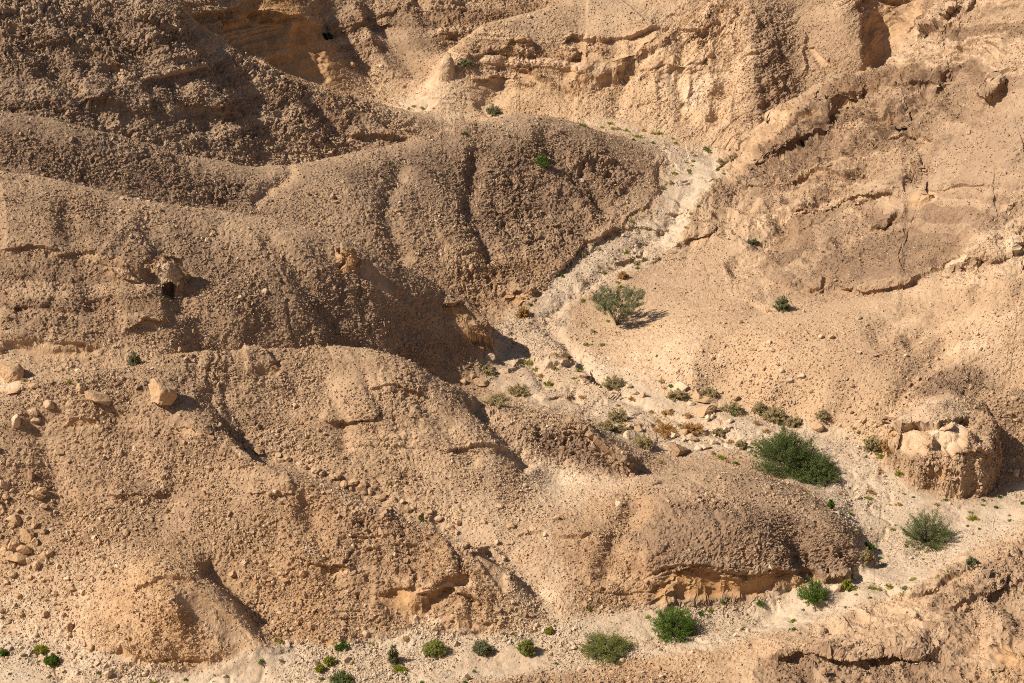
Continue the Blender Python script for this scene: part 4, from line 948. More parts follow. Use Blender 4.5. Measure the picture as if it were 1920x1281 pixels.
def boulder_verts(seed, level=3, cuts=11, rough=0.09):
    """a sphere trimmed by random planes: an angular block of about unit radius"""
    r = np.random.default_rng(seed)
    v, f = ICO[level]
    v = v.copy()
    for _ in range(cuts):
        n = r.normal(size=3); n /= np.linalg.norm(n)
        d = r.uniform(0.42, 0.84)
        h = v @ n - d
        v -= np.outer(np.maximum(h, 0) * 0.97, n)
    nn = v / np.linalg.norm(v, axis=1, keepdims=True)
    o = seed * 3.7
    v = v + nn * (rough * fbm(v[:, 0] * 2.2 + o, v[:, 1] * 2.2, v[:, 2] * 2.2, 3, seed))[:, None] * 1.6 + nn * (rough * 0.5 * fbm(v[:, 0] * 7 + o, v[:, 1] * 7, v[:, 2] * 7, 2, seed + 1))[:, None]
    return v, f

TONE = {'tan': (.05, .30, .15), 'pale': (0, .05, .75), 'white': (0, 0, 1), 'brown': (.7, .15, .05), 'orange': (.08, .42, .12), 'buff': (.1, .15, .35)}
def boulder(name, u, v, w, h, tone, seed, label, cat='boulder', group=None, roll=0.0, level=3, depth=None, bury=0.62, cuts=11):
    """u, v: middle of the boulder in the photograph; w, h: its size there in pixels"""
    base = ground(u, v + h * 0.42)
    s = px(u, v + h * 0.42)
    vv, f = boulder_verts(seed, level, cuts)
    lo, hi = vv.min(0), vv.max(0)
    vv = (vv - (lo + hi) / 2) / ((hi - lo) / 2)
    W = w * s / 2; H = h * s / 2 * 1.05; D = depth * s / 2 if depth else (W * 0.6 + H * 0.4)
    M = Matrix.Rotation(roll, 3, 'Y')
    vv = vv * np.array([W, D, H])
    vv = vv @ np.array(M).T
    a = np.array(TONE[tone])
    r = np.random.default_rng(seed + 9)
    t = fbm(vv[:, 0] * 3 / W + seed, vv[:, 1] * 3 / W, vv[:, 2] * 3 / W, 3, seed)
    col = np.zeros((len(vv), 4)); col[:, :3] = np.clip(a + np.outer(t, [.25, .2, .2]), 0, 1)
    o = link(name, mesh_from(name, vv, f, M_GROUND, col))
    o.location = base + Vector((0, 0, H * (1 - 2 * bury * 0.5)))
    tag(o, label, cat, group)
    return o

BOULDERS = [
 (302,726,60,50,'tan',1,'biggest tan boulder, a tilted block on the crest of the foreground hill',.35),
 (184,741,54,20,'tan',2,'long flat slab leaning downhill on the foreground hill crest',.45),
 (153,722,20,18,'tan',3,'small angular block against the upper end of the long leaning slab',.2),
 (30,783,17,24,'pale',4,'pale upright stone near the left end of the hill crest',0),
 (60,771,22,16,'buff',5,'buff stone perched above a grey one, right of the pale upright stone',.2),
 (67,786,20,14,'buff',6,'lower grey buff stone tucked under the perched buff stone',0),
 (90,753,22,17,'buff',7,'rounded buff stone below the long leaning slab',0),
 (24,730,30,9,'tan',8,'narrow tan slab lying on the hill crest above the pale upright stone',-.45),
 (60,722,20,9,'tan',9,'tan slab on the hill crest, right of the narrow slab',-.1),
 (18,690,56,46,'tan',10,'large pale tan block at the left border above the hollow',.3),
 (80,916,20,17,'orange',12,'orange rounded rock on the shoulder of a flat rock, left slope',0),(66,922,36,15,'tan',13,'flat tan rock under the orange rounded rock on the left slope',.1),
 (110,843,20,10,'tan',14,'thin tan rock alone in mid slope, above the flat tan rock',.1),
 (57,882,14,24,'brown',15,'brown upright rock on the left slope above the rubble heap',0),(6,905,24,16,'buff',16,'buff rock cut by the left border above the rubble heap',.5),
 (25,968,28,17,'tan',17,'tan block sitting alone just above the orange rubble heap',0),(51,997,23,25,'orange',18,'round pitted orange rock at the top right of the rubble heap',0),(24,1016,28,24,'orange',19,'blocky orange rock in the middle of the rubble heap',.1),(46,1024,30,22,'orange',20,'sloping orange rock on the right side of the rubble heap',.5),(30,1039,46,20,'orange',21,'widest orange slab at the foot of the rubble heap',.25),(8,1028,20,18,'tan',22,'tan rock at the left border beside the rubble heap',0),(64,1012,15,16,'tan',23,'small tan rock behind the sloping orange rock of the heap',0),
 (71,1055,14,18,'tan',24,'upright tan rock below the rubble heap',.2),(134,992,9,10,'tan',25,'',0),(206,1065,16,9,'tan',26,'',0),(125,1082,12,10,'pale',27,'',0),(90,1082,16,9,'tan',28,'',0),(148,1080,16,10,'tan',29,'',0),(100,1110,14,10,'tan',30,'',0),(135,1100,14,12,'orange',31,'',0),(170,1210,14,12,'orange',32,'',0),(130,1170,12,22,'orange',33,'',0),
 (485,845,21,16,'orange',40,'largest orange rock at the head of the rubble gully',0),(595,882,17,13,'orange',41,'',0),(645,905,15,14,'orange',42,'',0),(678,913,22,18,'orange',43,'',.3),(715,928,18,15,'orange',44,'',0),(735,932,14,10,'buff',45,'',0),(562,868,14,10,'buff',46,'',0),(575,874,12,10,'orange',47,'',0),(525,862,14,9,'tan',48,'',0),(663,900,18,12,'tan',49,'',0),(693,920,14,12,'buff',50,'',0),(656,913,12,9,'orange',51,'',0),(700,910,12,8,'tan',52,'',0),(624,890,10,10,'tan',53,'',0),(540,858,11,9,'orange',54,'',0),(755,938,12,8,'buff',55,'',0),(800,968,12,9,'tan',56,'',0),(845,985,16,9,'tan',57,'',0),(860,978,12,10,'tan',58,'',0),(930,1012,8,12,'pale',59,'',0),(610,1030,12,10,'orange',60,'',0),
 (1322,763,48,20,'tan',70,'large flat tan boulder with a pointed end in the boulder cluster beside the wash',-.15),(1328,745,54,10,'tan',71,'thin wide slab just above the large flat boulder',.05),(1309,736,24,22,'tan',72,'upright tan block between two grey green shrubs',0),(1276,720,40,15,'pale',73,'pale boulder under the slope foot, left end of the boulder cluster',-.2),(1294,752,16,10,'pale',74,'small pale stone against the left side of the large flat boulder',0),
 (1183,812,30,20,'pale',76,'cream boulder behind the olive shrub in the wash',.3),(1272,836,44,24,'brown',77,'dark wedge shaped slab with a steep brown face in the wash',.45),(1284,808,15,17,'orange',78,'orange upright stone at the end of the dry orange grass',0),(1265,813,22,10,'pale',79,'low pale stone next to the orange upright stone',0),(1297,815,24,10,'buff',80,'buff slab right of the orange upright stone',.2),(1302,820,14,9,'buff',81,'',0),(1320,812,11,7,'pale',82,'',0),(1338,826,16,10,'pale',83,'',0),(1310,838,14,9,'white',84,'',0),(1320,835,24,10,'pale',85,'pale slab lying right of the dark wedge shaped slab',0),(1361,802,15,11,'white',86,'white stone on the gravel below the boulder cluster',0),(1368,786,16,9,'white',87,'white stone on the gravel right of the large flat boulder',0),(1378,742,16,12,'tan',88,'',0),(1325,781,9,14,'white',89,'small white upright stone in front of the large flat boulder',0),(1337,778,8,10,'white',90,'',0),
 (1534,795,26,18,'tan',91,'rounded tan boulder behind the large dark green tree',0),(1188,732,20,9,'pale',92,'',0),(1206,738,10,14,'buff',93,'',.3),(1176,722,14,8,'buff',94,'',0),(1180,797,8,14,'buff',95,'',0),(1197,800,18,14,'tan',96,'',.3),(1258,768,12,9,'brown',97,'',0),
 (918,664,22,15,'white',100,'white boulder at the foot of the shadowed cliff',0),(901,714,30,13,'tan',101,'long tan rock on the hill shoulder left of the wash',.3),(868,712,14,10,'tan',102,'',0),(885,703,12,10,'tan',103,'',0),
 (1566,1097,22,13,'pale',105,'pale boulder left of the yellow green tuft at the foot of the dome',0),
 (388,447,11,9,'white',106,'lone pale stone high on the smooth brown slope',0),(1905,884,13,15,'pale',107,'pale stone in the shadow of the big outcrop',0),(1917,892,12,10,'buff',108,'',0),(1893,880,10,8,'buff',109,'',0),
 (1440,640,12,10,'pale',111,'',0),(1448,655,9,9,'pale',112,'',0),(1480,710,12,9,'pale',113,'',0),(1500,703,14,10,'pale',114,'',0),(1465,690,10,8,'pale',115,'',0),(1540,628,12,8,'pale',116,'',0),(1430,720,10,8,'tan',117,'',0),(1520,730,10,8,'tan',118,'',0),(1412,700,9,7,'pale',119,'',0),
 (1212,1088,10,7,'tan',120,'',0),(1020,1000,9,8,'white',121,'',0),(1075,1205,9,7,'pale',122,'',0),(1400,1180,9,7,'pale',123,'',0),(705,1225,9,8,'pale',124,'',0),(85,1232,22,10,'buff',125,'flat buff stone behind the bright green tuft at lower left',0),(40,1225,12,8,'pale',126,'',0),(180,1240,12,9,'pale',127,'',0),(420,1265,10,8,'pale',128,'',0),(270,1262,12,9,'pale',129,'',0),(1545,1178,12,10,'brown',130,'',0),(1542,1253,12,18,'brown',131,'brown upright block in the dark broken rock at lower right',0),
 (662,118,12,10,'orange',134,'',0),(1295,600,7,6,'pale',135,'',0),(1352,664,10,8,'pale',136,'',0),(1780,940,9,6,'pale',137,'',0),(1725,640,9,7,'pale',138,'',0),(1700,665,10,8,'pale',139,'',0),(1610,660,9,7,'pale',140,'',0),
]
def zone(u, v, tone):
    if u < 280 and v < 1200: return 'loose %s rock below the rubble heap on the lower left slope', 'loose rocks below the rubble heap'
    if u < 640 and v > 1200 or (640 < u < 1420 and v > 1170): return 'small %s stone lying on the gravel of the near wadi bed', 'stones on the near wadi bed'
    if 500 < u < 960 and 840 < v < 1060: return '%s rock in the rubble gully running down the foreground hill', 'rocks in the rubble gully'
    if 1140 < u < 1400 and 700 < v < 860: return 'lesser %s stone among the boulder cluster in the wash', 'lesser stones of the boulder cluster'
    if 1270 < u < 1760 and 590 < v < 760: return '%s stone resting on the sunny right hand slope', 'stones on the sunny slope'
    if u > 1880: return '%s stone in the dark shadow behind the outcrop', 'stones in the outcrop shadow'
    return 'single small %s stone out on the open rocky slope', 'single stones on open slopes'
_rb = np.random.default_rng(404)
for _k in range(46):      # more loose rocks of the rubble heap's slope and of the rubble gully
    if _k < 24:
        _u, _v = abs(_rb.normal(0, 70)), _rb.uniform(930, 1170)
    else:
        _t = _rb.random(); _u, _v = np.interp(_t, [0, .25, .6, 1], [500, 600, 720, 880]) + _rb.normal(0, 8), np.interp(_t, [0, .25, .6, 1], [852, 884, 926, 1000]) + _rb.normal(0, 6)
    _w = _rb.uniform(9, 17)
    BOULDERS.append((_u, _v, _w, _w * _rb.uniform(.6, .9), ('orange', 'tan', 'buff')[_k % 3], 700 + _k, '', _rb.uniform(-.3, .3)))
for (u, v, w, h, tone, seed, label, roll) in BOULDERS:
    grp = None; nm = 'boulder'
    if not label:
        label, grp = zone(u, v, tone); label = label % tone; grp = grp + ', ' + tone
        nm = 'rock'
    boulder(nm, u, v, w, h, tone, seed, label, 'boulder' if nm == 'boulder' else 'rock', grp, roll, 4 if w > 40 else (3 if w > 18 else 2), cuts=9 if w > 18 else 8)

# ------------------------------------------------------------------ plants
def leaf_material(name, c1, c2, c3=None):
    m = bpy.data.materials.new(name); m.use_nodes = True
    t = m.node_tree; N, L = t.nodes, t.links
    bs = N['Principled BSDF']; bs.inputs['Roughness'].default_value = .65; bs.inputs['Specular IOR Level'].default_value = .25
    geo = N.new('ShaderNodeNewGeometry')
    no = N.new('ShaderNodeTexNoise'); no.inputs['Scale'].default_value = 2.4; no.inputs['Detail'].default_value = 5
    L.new(geo.outputs['Position'], no.inputs['Vector'])
    rp = N.new('ShaderNodeValToRGB')
    rp.color_ramp.elements[0].position = .35; rp.color_ramp.elements[1].position = .66
    rp.color_ramp.elements[0].color = c1 + (1,); rp.color_ramp.elements[1].color = c2 + (1,)
    L.new(no.outputs['Fac'], rp.inputs['Fac'])
    L.new(rp.outputs['Color'], bs.inputs['Base Color'])
    tr = N.new('ShaderNodeBsdfTranslucent'); L.new(rp.outputs['Color'], tr.inputs['Color'])
    mx = N.new('ShaderNodeMixShader'); mx.inputs[0].default_value = .40
    L.new(bs.outputs[0], mx.inputs[1]); L.new(tr.outputs[0], mx.inputs[2])
    L.new(mx.outputs[0], N['Material Output'].inputs['Surface'])
    return m
LEAF = {
 'dark': leaf_material('dark_green_leaves', (.110, .145, .042), (.195, .230, .078)),
 'grey': leaf_material('grey_green_leaves', (.150, .180, .060), (.235, .265, .105)),
 'bright': leaf_material('bright_green_leaves', (.090, .165, .020), (.165, .260, .038)),
 'olive': leaf_material('olive_leaves', (.170, .195, .045), (.290, .300, .090)),
 'lime': leaf_material('yellow_green_leaves', (.250, .280, .030), (.450, .420, .070)),
 'dry': leaf_material('dry_olive_twigs', (.420, .345, .175), (.600, .490, .280)),
 'straw': leaf_material('dry_orange_grass', (.500, .290, .100), (.640, .420, .180)),
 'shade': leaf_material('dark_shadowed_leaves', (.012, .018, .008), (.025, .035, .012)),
 'grass': leaf_material('grass_blades', (.220, .260, .055), (.400, .400, .120)),
 'dusty': leaf_material('dusty_green_leaves', (.215, .220, .105), (.330, .325, .175)),
}
def wood_material():
    m = bpy.data.materials.new('twigs'); m.use_nodes = True
    t = m.node_tree; bs = t.nodes['Principled BSDF']; bs.inputs['Roughness'].default_value = .9
    no = t.nodes.new('ShaderNodeTexNoise'); no.inputs['Scale'].default_value = 6
    rp = t.nodes.new('ShaderNodeValToRGB'); rp.color_ramp.elements[0].color = (.045, .032, .022, 1); rp.color_ramp.elements[1].color = (.13, .10, .07, 1)
    t.links.new(no.outputs['Fac'], rp.inputs['Fac']); t.links.new(rp.outputs['Color'], bs.inputs['Base Color'])
    return m
M_WOOD = wood_material()

def unit(a): return a / (np.linalg.norm(a, axis=-1, keepdims=True) + 1e-9)

def plant_geometry(seed, R_, H, n_br, n_tw, n_lf, leaf, low=0.05, high=1.0, start=.35, spread=1.0, lift=0.0, up=.35, drop=0.0):
    """branches fan out from the base to a crown of radius R_ and height H; returns leaf triangles and stem tubes"""
    r = np.random.default_rng(seed)
    az = r.uniform(0, 2 * math.pi, n_br); sel = r.uniform(low, high, n_br)
    el = np.arcsin(sel)
    lumpy = 1 + .38 * fbm(np.cos(az) * 1.3 + seed, np.sin(az) * 1.3, sel * 2, 3, seed)
    tip = np.stack([np.cos(az) * np.cos(el) * R_ * spread, np.sin(az) * np.cos(el) * R_ * spread, np.sin(el) * (H - drop) + drop], -1) * (lumpy * r.uniform(.72, 1.08, n_br))[:, None]
    base = r.normal(0, .04 * R_, (n_br, 3)); base[:, 2] = 0
    bend = np.array([0, 0, 1.0]) * (R_ * up * .4)
    def curve(t, k):
        p0, p2 = base[k], tip[k]
        p1 = (p0 + p2) / 2 + bend * (1 - sel[k])[:, None] * (-1 if drop else .6) * .6
        tt = t[:, None]
        return p0 * (1 - tt) ** 2 + 2 * p1 * tt * (1 - tt) + p2 * tt * tt
    k = np.repeat(np.arange(n_br), n_tw)
    t0 = start + (1 - start) * np.sqrt(r.random(len(k)))
    o = curve(t0, k)
    bd = unit(tip[k] - base[k])
    td = unit(bd * .9 + r.normal(0, .55, (len(k), 3)) + np.array([0, 0, up]))
    tl = R_ * r.uniform(.14, .34, len(k)) * (1.15 - .4 * t0)
    kk = np.repeat(np.arange(len(k)), n_lf)
    s = r.random(len(kk))
    c = o[kk] + td[kk] * (tl[kk] * s)[:, None] + r.normal(0, .025 * R_ ** .5, (len(kk), 3))
    ld = unit(td[kk] * .6 + r.normal(0, .7, (len(kk), 3)))
    sd = unit(np.cross(ld, r.normal(size=(len(kk), 3))))
    L_ = leaf * r.uniform(.6, 1.3, len(kk))[:, None]
    tri = np.stack([c - sd * L_ * .24, c + sd * L_ * .24, c + ld * L_], 1)
    tri[:, :, 2] = np.maximum(tri[:, :, 2], -.02)
    lv = tri.reshape(-1, 3); lf = np.arange(len(lv)).reshape(-1, 3)
    # stems: three-sided tubes
    ns = min(n_br, 70)
    ts = np.linspace(0, .96, 6)
    sv, sf = [], []
    w0 = .028 * R_ ** .7 + .008
    for b in range(ns):
        p = curve(ts, np.full(6, b))
        for j in range(6):
            rad = w0 * (1 - .8 * ts[j])
            for a in range(3):
                sv.append(p[j] + rad * np.array([math.cos(a * 2.094), math.sin(a * 2.094), .25 * math.sin(a * 2.094 + 1)]))
        q = b * 18
        for j in range(5):
            for a in range(3):
                sf.append((q + j * 3 + a, q + j * 3 + (a + 1) % 3, q + j * 3 + 3 + (a + 1) % 3, q + j * 3 + 3 + a))
    return lv, lf, np.array(sv), np.array(sf)

def thing(name, label, cat, loc, group=None):
    o = bpy.data.objects.new(name, None); COL.objects.link(o)
    o.location = loc; o.empty_display_size = .3
    return tag(o, label, cat, group)

def real_height(w, h, dep=R(27)):
    q = (h / 2) ** 2 - (w / 2 * math.sin(dep)) ** 2
    return max(.34 * w, 2 * math.sqrt(max(q, 0)) / math.cos(dep))

def shrub(name, cat, u, v, w, h, leafmat, seed, label, dens=1.0, group=None, **kw):
    """u, v: middle of the plant in the photograph; w, h: its size there"""
    Hp = real_height(w, h)
    vb = v + Hp * .42
    g = ground(u, vb); s = px(u, vb)
    Rm, Hm = w * s / 2 * .93, Hp * s * .95
    t = thing(name, label, cat, g - Vector((0, 0, .04)), group)
    n_br = int(118 * dens * (.6 + .4 * min(1, Rm / 2)))
    args = dict(leaf=.042 + .024 * Rm ** .5, low=.08 if Rm > .9 else .02, start=.34)
    args.update(kw)
    lv, lf, sv, sf = plant_geometry(seed, Rm, Hm, n_br, 9, 11, **args)
    f = link('foliage', mesh_from('foliage', lv, lf, LEAF[leafmat]), t)
    link('stems', mesh_from('stems', sv, sf, M_WOOD), t)
    return t

# the acacia on the slope: a bare forked trunk under a flat spreading crown
def acacia():
    u, v = 1160, 607
    g = ground(u, v); s = px(u, v)
    t = thing('acacia_tree', 'lone grey green acacia with a bare forked trunk on the tan slope', 'tree', g - Vector((0, 0, .05)))
    lv, lf, sv, sf = plant_geometry(31, 38 * s, 62 * s, 190, 12, 13, .085, low=.74, high=.98, start=.84, spread=1.8, up=.1)
    lv[:, 0] -= 3 * s
    link('crown', mesh_from('crown', lv, lf, LEAF['dusty']), t)
    lv2, lf2, sv, sf = plant_geometry(32, 37 * s, 58 * s, 22, 1, 1, .02, low=.74, high=.97, start=.6, spread=1.7, up=.1)
    mid = np.repeat(sv.reshape(-1, 6, 3, 3).mean(2), 3, axis=1).reshape(-1, 3)
    sv = mid + (sv - mid) * .55
    link('branches', mesh_from('branches', sv, sf, M_WOOD), t)
    # trunk
    tv, tf = [], []
    path = [(0, 0, 0, .085), (.01, 0, .12, .075), (-.02, .01, .3, .065), (.03, 0, .5, .055)]
    for (a, b, c, rad) in path:
        for q in range(7):
            tv.append((a + rad * math.cos(q * .8976), b + rad * math.sin(q * .8976), c))
    for j in range(3):
        for q in range(7):
            tf.append((j * 7 + q, j * 7 + (q + 1) % 7, j * 7 + 7 + (q + 1) % 7, j * 7 + 7 + q))
    link('trunk', mesh_from('trunk', np.array(tv), np.array(tf), M_WOOD), t)
acacia()

# the largest tree: two leaning crowns from one dark foot
def big_tree():
    u, v = 1493, 886
    g = ground(u, v); s = px(u, v)
    t = thing('thorn_tree', 'largest plant, a dark green thorn tree with two bushy crowns at the wadi bend', 'tree', g - Vector((0, 0, .05)))
    for (dx, dy, R_, H, seed, nb, lean) in ((-.45, 1.0, 66 * s, 66 * s, 41, 260, (-.10, .0)), (1.25, -.6, 48 * s, 36 * s, 42, 170, (.12, 0))):
        lv, lf, sv, sf = plant_geometry(seed, R_, H, nb, 11, 13, .092, low=.14, start=.44, up=.5)
        for a in (lv, sv):
            a[:, 0] += dx * np.clip(a[:, 2] / (.5 * H) + .3, 0, 1) + lean[0] * a[:, 2]
            a[:, 1] += dy * np.clip(a[:, 2] / (.5 * H) + .3, 0, 1)
        link('crown', mesh_from('crown', lv, lf, LEAF['dark']), t)
        link('branches', mesh_from('branches', sv, sf, M_WOOD), t)
big_tree()

SHRUBS = [
 # name, category, u, v, w, h, leaf, seed, label, density
 ('thorn_bush','bush',1737,990,108,78,'grey',51,'round grey green thorn bush alone on the white gravel, right of the wadi bend',1.6),
 ('thorn_bush','bush',1263,1168,100,66,'bright',52,'dense vivid green thorn bush near the foot of the dome cliff',1.7),
 ('thorn_bush','bush',1139,1208,116,60,'olive',53,'broad olive green thorn bush with a black shaded foot in the near wadi',1.5),
 ('thorn_bush','bush',1523,1110,66,48,'bright',54,'medium green bush against the right end of the orange dome cliff',1.2),
 ('grass_clump','grass clump',814,1212,50,32,'grass',55,'round green grass clump, the leftmost and largest of three in the near wadi',1.2),
 ('grass_clump','grass clump',907,1212,42,30,'dusty',56,'paler grey green grass clump, middle one of three in the near wadi',1.1),
 ('grass_clump','grass clump',987,1210,38,30,'grass',57,'green grass clump, rightmost of three, left of the broad olive bush',1.1),
 ('thorn_bush','bush',1015,302,30,24,'bright',58,'small vivid green bush alone high on the dark brown spur',.7),
 ('shrub','shrub',1464,567,32,28,'dusty',59,'olive grey shrub below the ledge on the right hand slope',.6),
 ('shrub','shrub',1412,454,22,14,'dusty',60,'faint grey shrub beside a rock ledge above the acacia slope',.5),
 ('shrub','shrub',871,118,34,17,'dusty',61,'grey green shrub on the nose of the far cliff',.6),
 ('shrub','shrub',925,206,32,20,'dusty',62,'grey green shrub at the foot of the far cliff behind the brown spur',.6),
 ('shrub','shrub',613,66,26,18,'shade',63,'nearly black bush on the shaded far left cliff edge',.8),
 ('shrub','shrub',1270,738,40,24,'dry',64,'olive dry shrub left of the boulder cluster under the slope',.8),
 ('shrub','shrub',1331,734,36,20,'dry',65,'brownish dry shrub right behind the boulder cluster',.7),
 ('shrub','shrub',1373,762,42,24,'dry',66,'olive shrub right of the large flat boulder',.8),
 ('shrub','shrub',1424,764,32,20,'dry',67,'left and smaller of two touching olive shrubs by the slope foot',.7),
 ('shrub','shrub',1454,776,46,28,'dry',68,'right and larger of two touching olive shrubs by the slope foot',.9),
 ('shrub','shrub',1489,790,34,22,'dry',69,'yellowish dry shrub touching the top of the largest tree',.7),
 ('shrub','shrub',1541,776,28,22,'dry',70,'thin dry shrub above the rounded tan boulder',.5),
 ('shrub','shrub',1151,714,48,18,'dry',71,'flat dry olive shrub on the wash bank below the slope',.7),
 ('shrub','shrub',1157,778,44,30,'dry',72,'tall dry shrub on the brown bank left of the cream boulder',.7),
 ('shrub','shrub',1134,796,34,20,'dry',73,'dark brown dry shrub lowest left on the brown bank',.6),
 ('shrub','shrub',1166,802,40,20,'dry',74,'dry shrub touching the left side of the cream boulder',.6),
 ('shrub','shrub',1204,826,48,20,'dry',75,'sprawling olive dry shrub below the cream boulder',.7),
 ('shrub','shrub',973,730,46,24,'dry',76,'olive dry shrub on the hill shoulder left of the wash',.7),
 ('shrub','shrub',932,748,60,14,'dry',77,'low spreading dry shrub behind the foreground ridge',.5),
 ('shrub','shrub',915,690,36,16,'dry',78,'sparse dry shrub below the white boulder',.5),
 ('dry_bush','bush',979,583,28,22,'straw',79,'round orange brown dry bush at the foot of the small orange cliff',.8),
 ('dry_bush','bush',1168,514,20,16,'straw',80,'small orange dry bush in the middle of the upper wash',.6),
 ('dry_grass','grass',1245,805,54,18,'straw',81,'longest streak of orange dry grass in the wash',.6),
 ('dry_grass','grass',1300,800,50,12,'straw',82,'thin orange dry grass streak ending at a green shrub',.5),
 ('shrub','shrub',1347,808,32,16,'dry',83,'low olive shrub at the right end of the thin orange grass streak',.5),
 ('dry_bush','bush',1390,830,28,20,'dry',84,'dry brown bush between the wash stones and the largest tree',.6),
 ('shrub','shrub',1637,830,38,34,'dry',85,'dry brownish shrub against the left foot of the big outcrop',.8),
 ('dry_bush','bush',1659,836,22,20,'straw',86,'orange dry bush touching the left foot of the big outcrop',.6),
 ('shrub','shrub',1625,1040,30,30,'dry',87,'dry olive shrub at the right hand tip of the dome',.6),
 ('grass_clump','grass clump',1631,1022,24,14,'bright',88,'green grass clump at the edge of the dome beside the gravel',.5),
 ('grass_clump','grass clump',1588,1096,26,20,'lime',89,'yellow green grass tuft next to the pale boulder',.7),
 ('grass_clump','grass clump',1557,945,14,18,'bright',90,'narrow dark green plant on the dome edge below the largest tree',.5),
 ('shrub','shrub',1822,1050,26,18,'dusty',91,'thin grey shrub on the lower right slope',.4),
 ('shrub','shrub',250,672,26,26,'dusty',92,'olive shrub in the shaded hollow behind the foreground hill',.6),
 ('grass_clump','grass clump',97,1236,32,22,'bright',93,'brightest green round tuft at the lower left, in front of a flat stone',.9),
 ('grass_clump','grass clump',75,1214,28,16,'lime',94,'yellow green tuft on the gravel at the foot of the lower left slope',.7),
 ('grass_clump','grass clump',6,1222,18,14,'bright',95,'green tuft cut by the left border of the near wadi',.6),
 ('grass_clump','grass clump',615,1237,24,16,'lime',96,'upper of two bright yellow green tufts in the near wadi',.7),
 ('grass_clump','grass clump',600,1251,22,14,'lime',97,'lower of two bright yellow green tufts in the near wadi',.7),
 ('grass_clump','grass clump',748,1256,28,14,'lime',98,'yellow ochre tuft alone on sandy gravel in the near wadi',.6),
 ('shrub','shrub',640,1211,28,14,'bright',99,'green plant at the foot of a small orange undercut',.6),
 ('shrub','shrub',736,1224,22,34,'dusty',100,'straggly grey green plant left of the largest grass clump',.5),
 ('shrub','shrub',640,1278,52,16,'grey',101,'grey green shrub cut by the bottom border',.8),
 ('grass_clump','grass clump',1030,1182,18,14,'lime',102,'yellow green tuft at the foot of the pale rock scar',.5),
 ('grass_clump','grass clump',1400,1085,12,10,'dry',103,'tiny dry plant on the orange dome cliff foot',.3),
]
for (nm, cat, u, v, w, h, lf, seed, label, dens) in SHRUBS:
    kw = {}
    if nm in ('shrub', 'dry_bush', 'dry_grass'):
        kw = dict(leaf=.10, start=.15, up=.5)
    if nm == 'grass_clump':
        kw = dict(up=.9, leaf=.075, start=.12, low=.2); dens *= 1.5
    if nm == 'dry_grass':
        kw = dict(up=.5, leaf=.10, start=.1)
    shrub(nm, cat, u, v, w, h, lf, seed, label, dens, None, **kw)

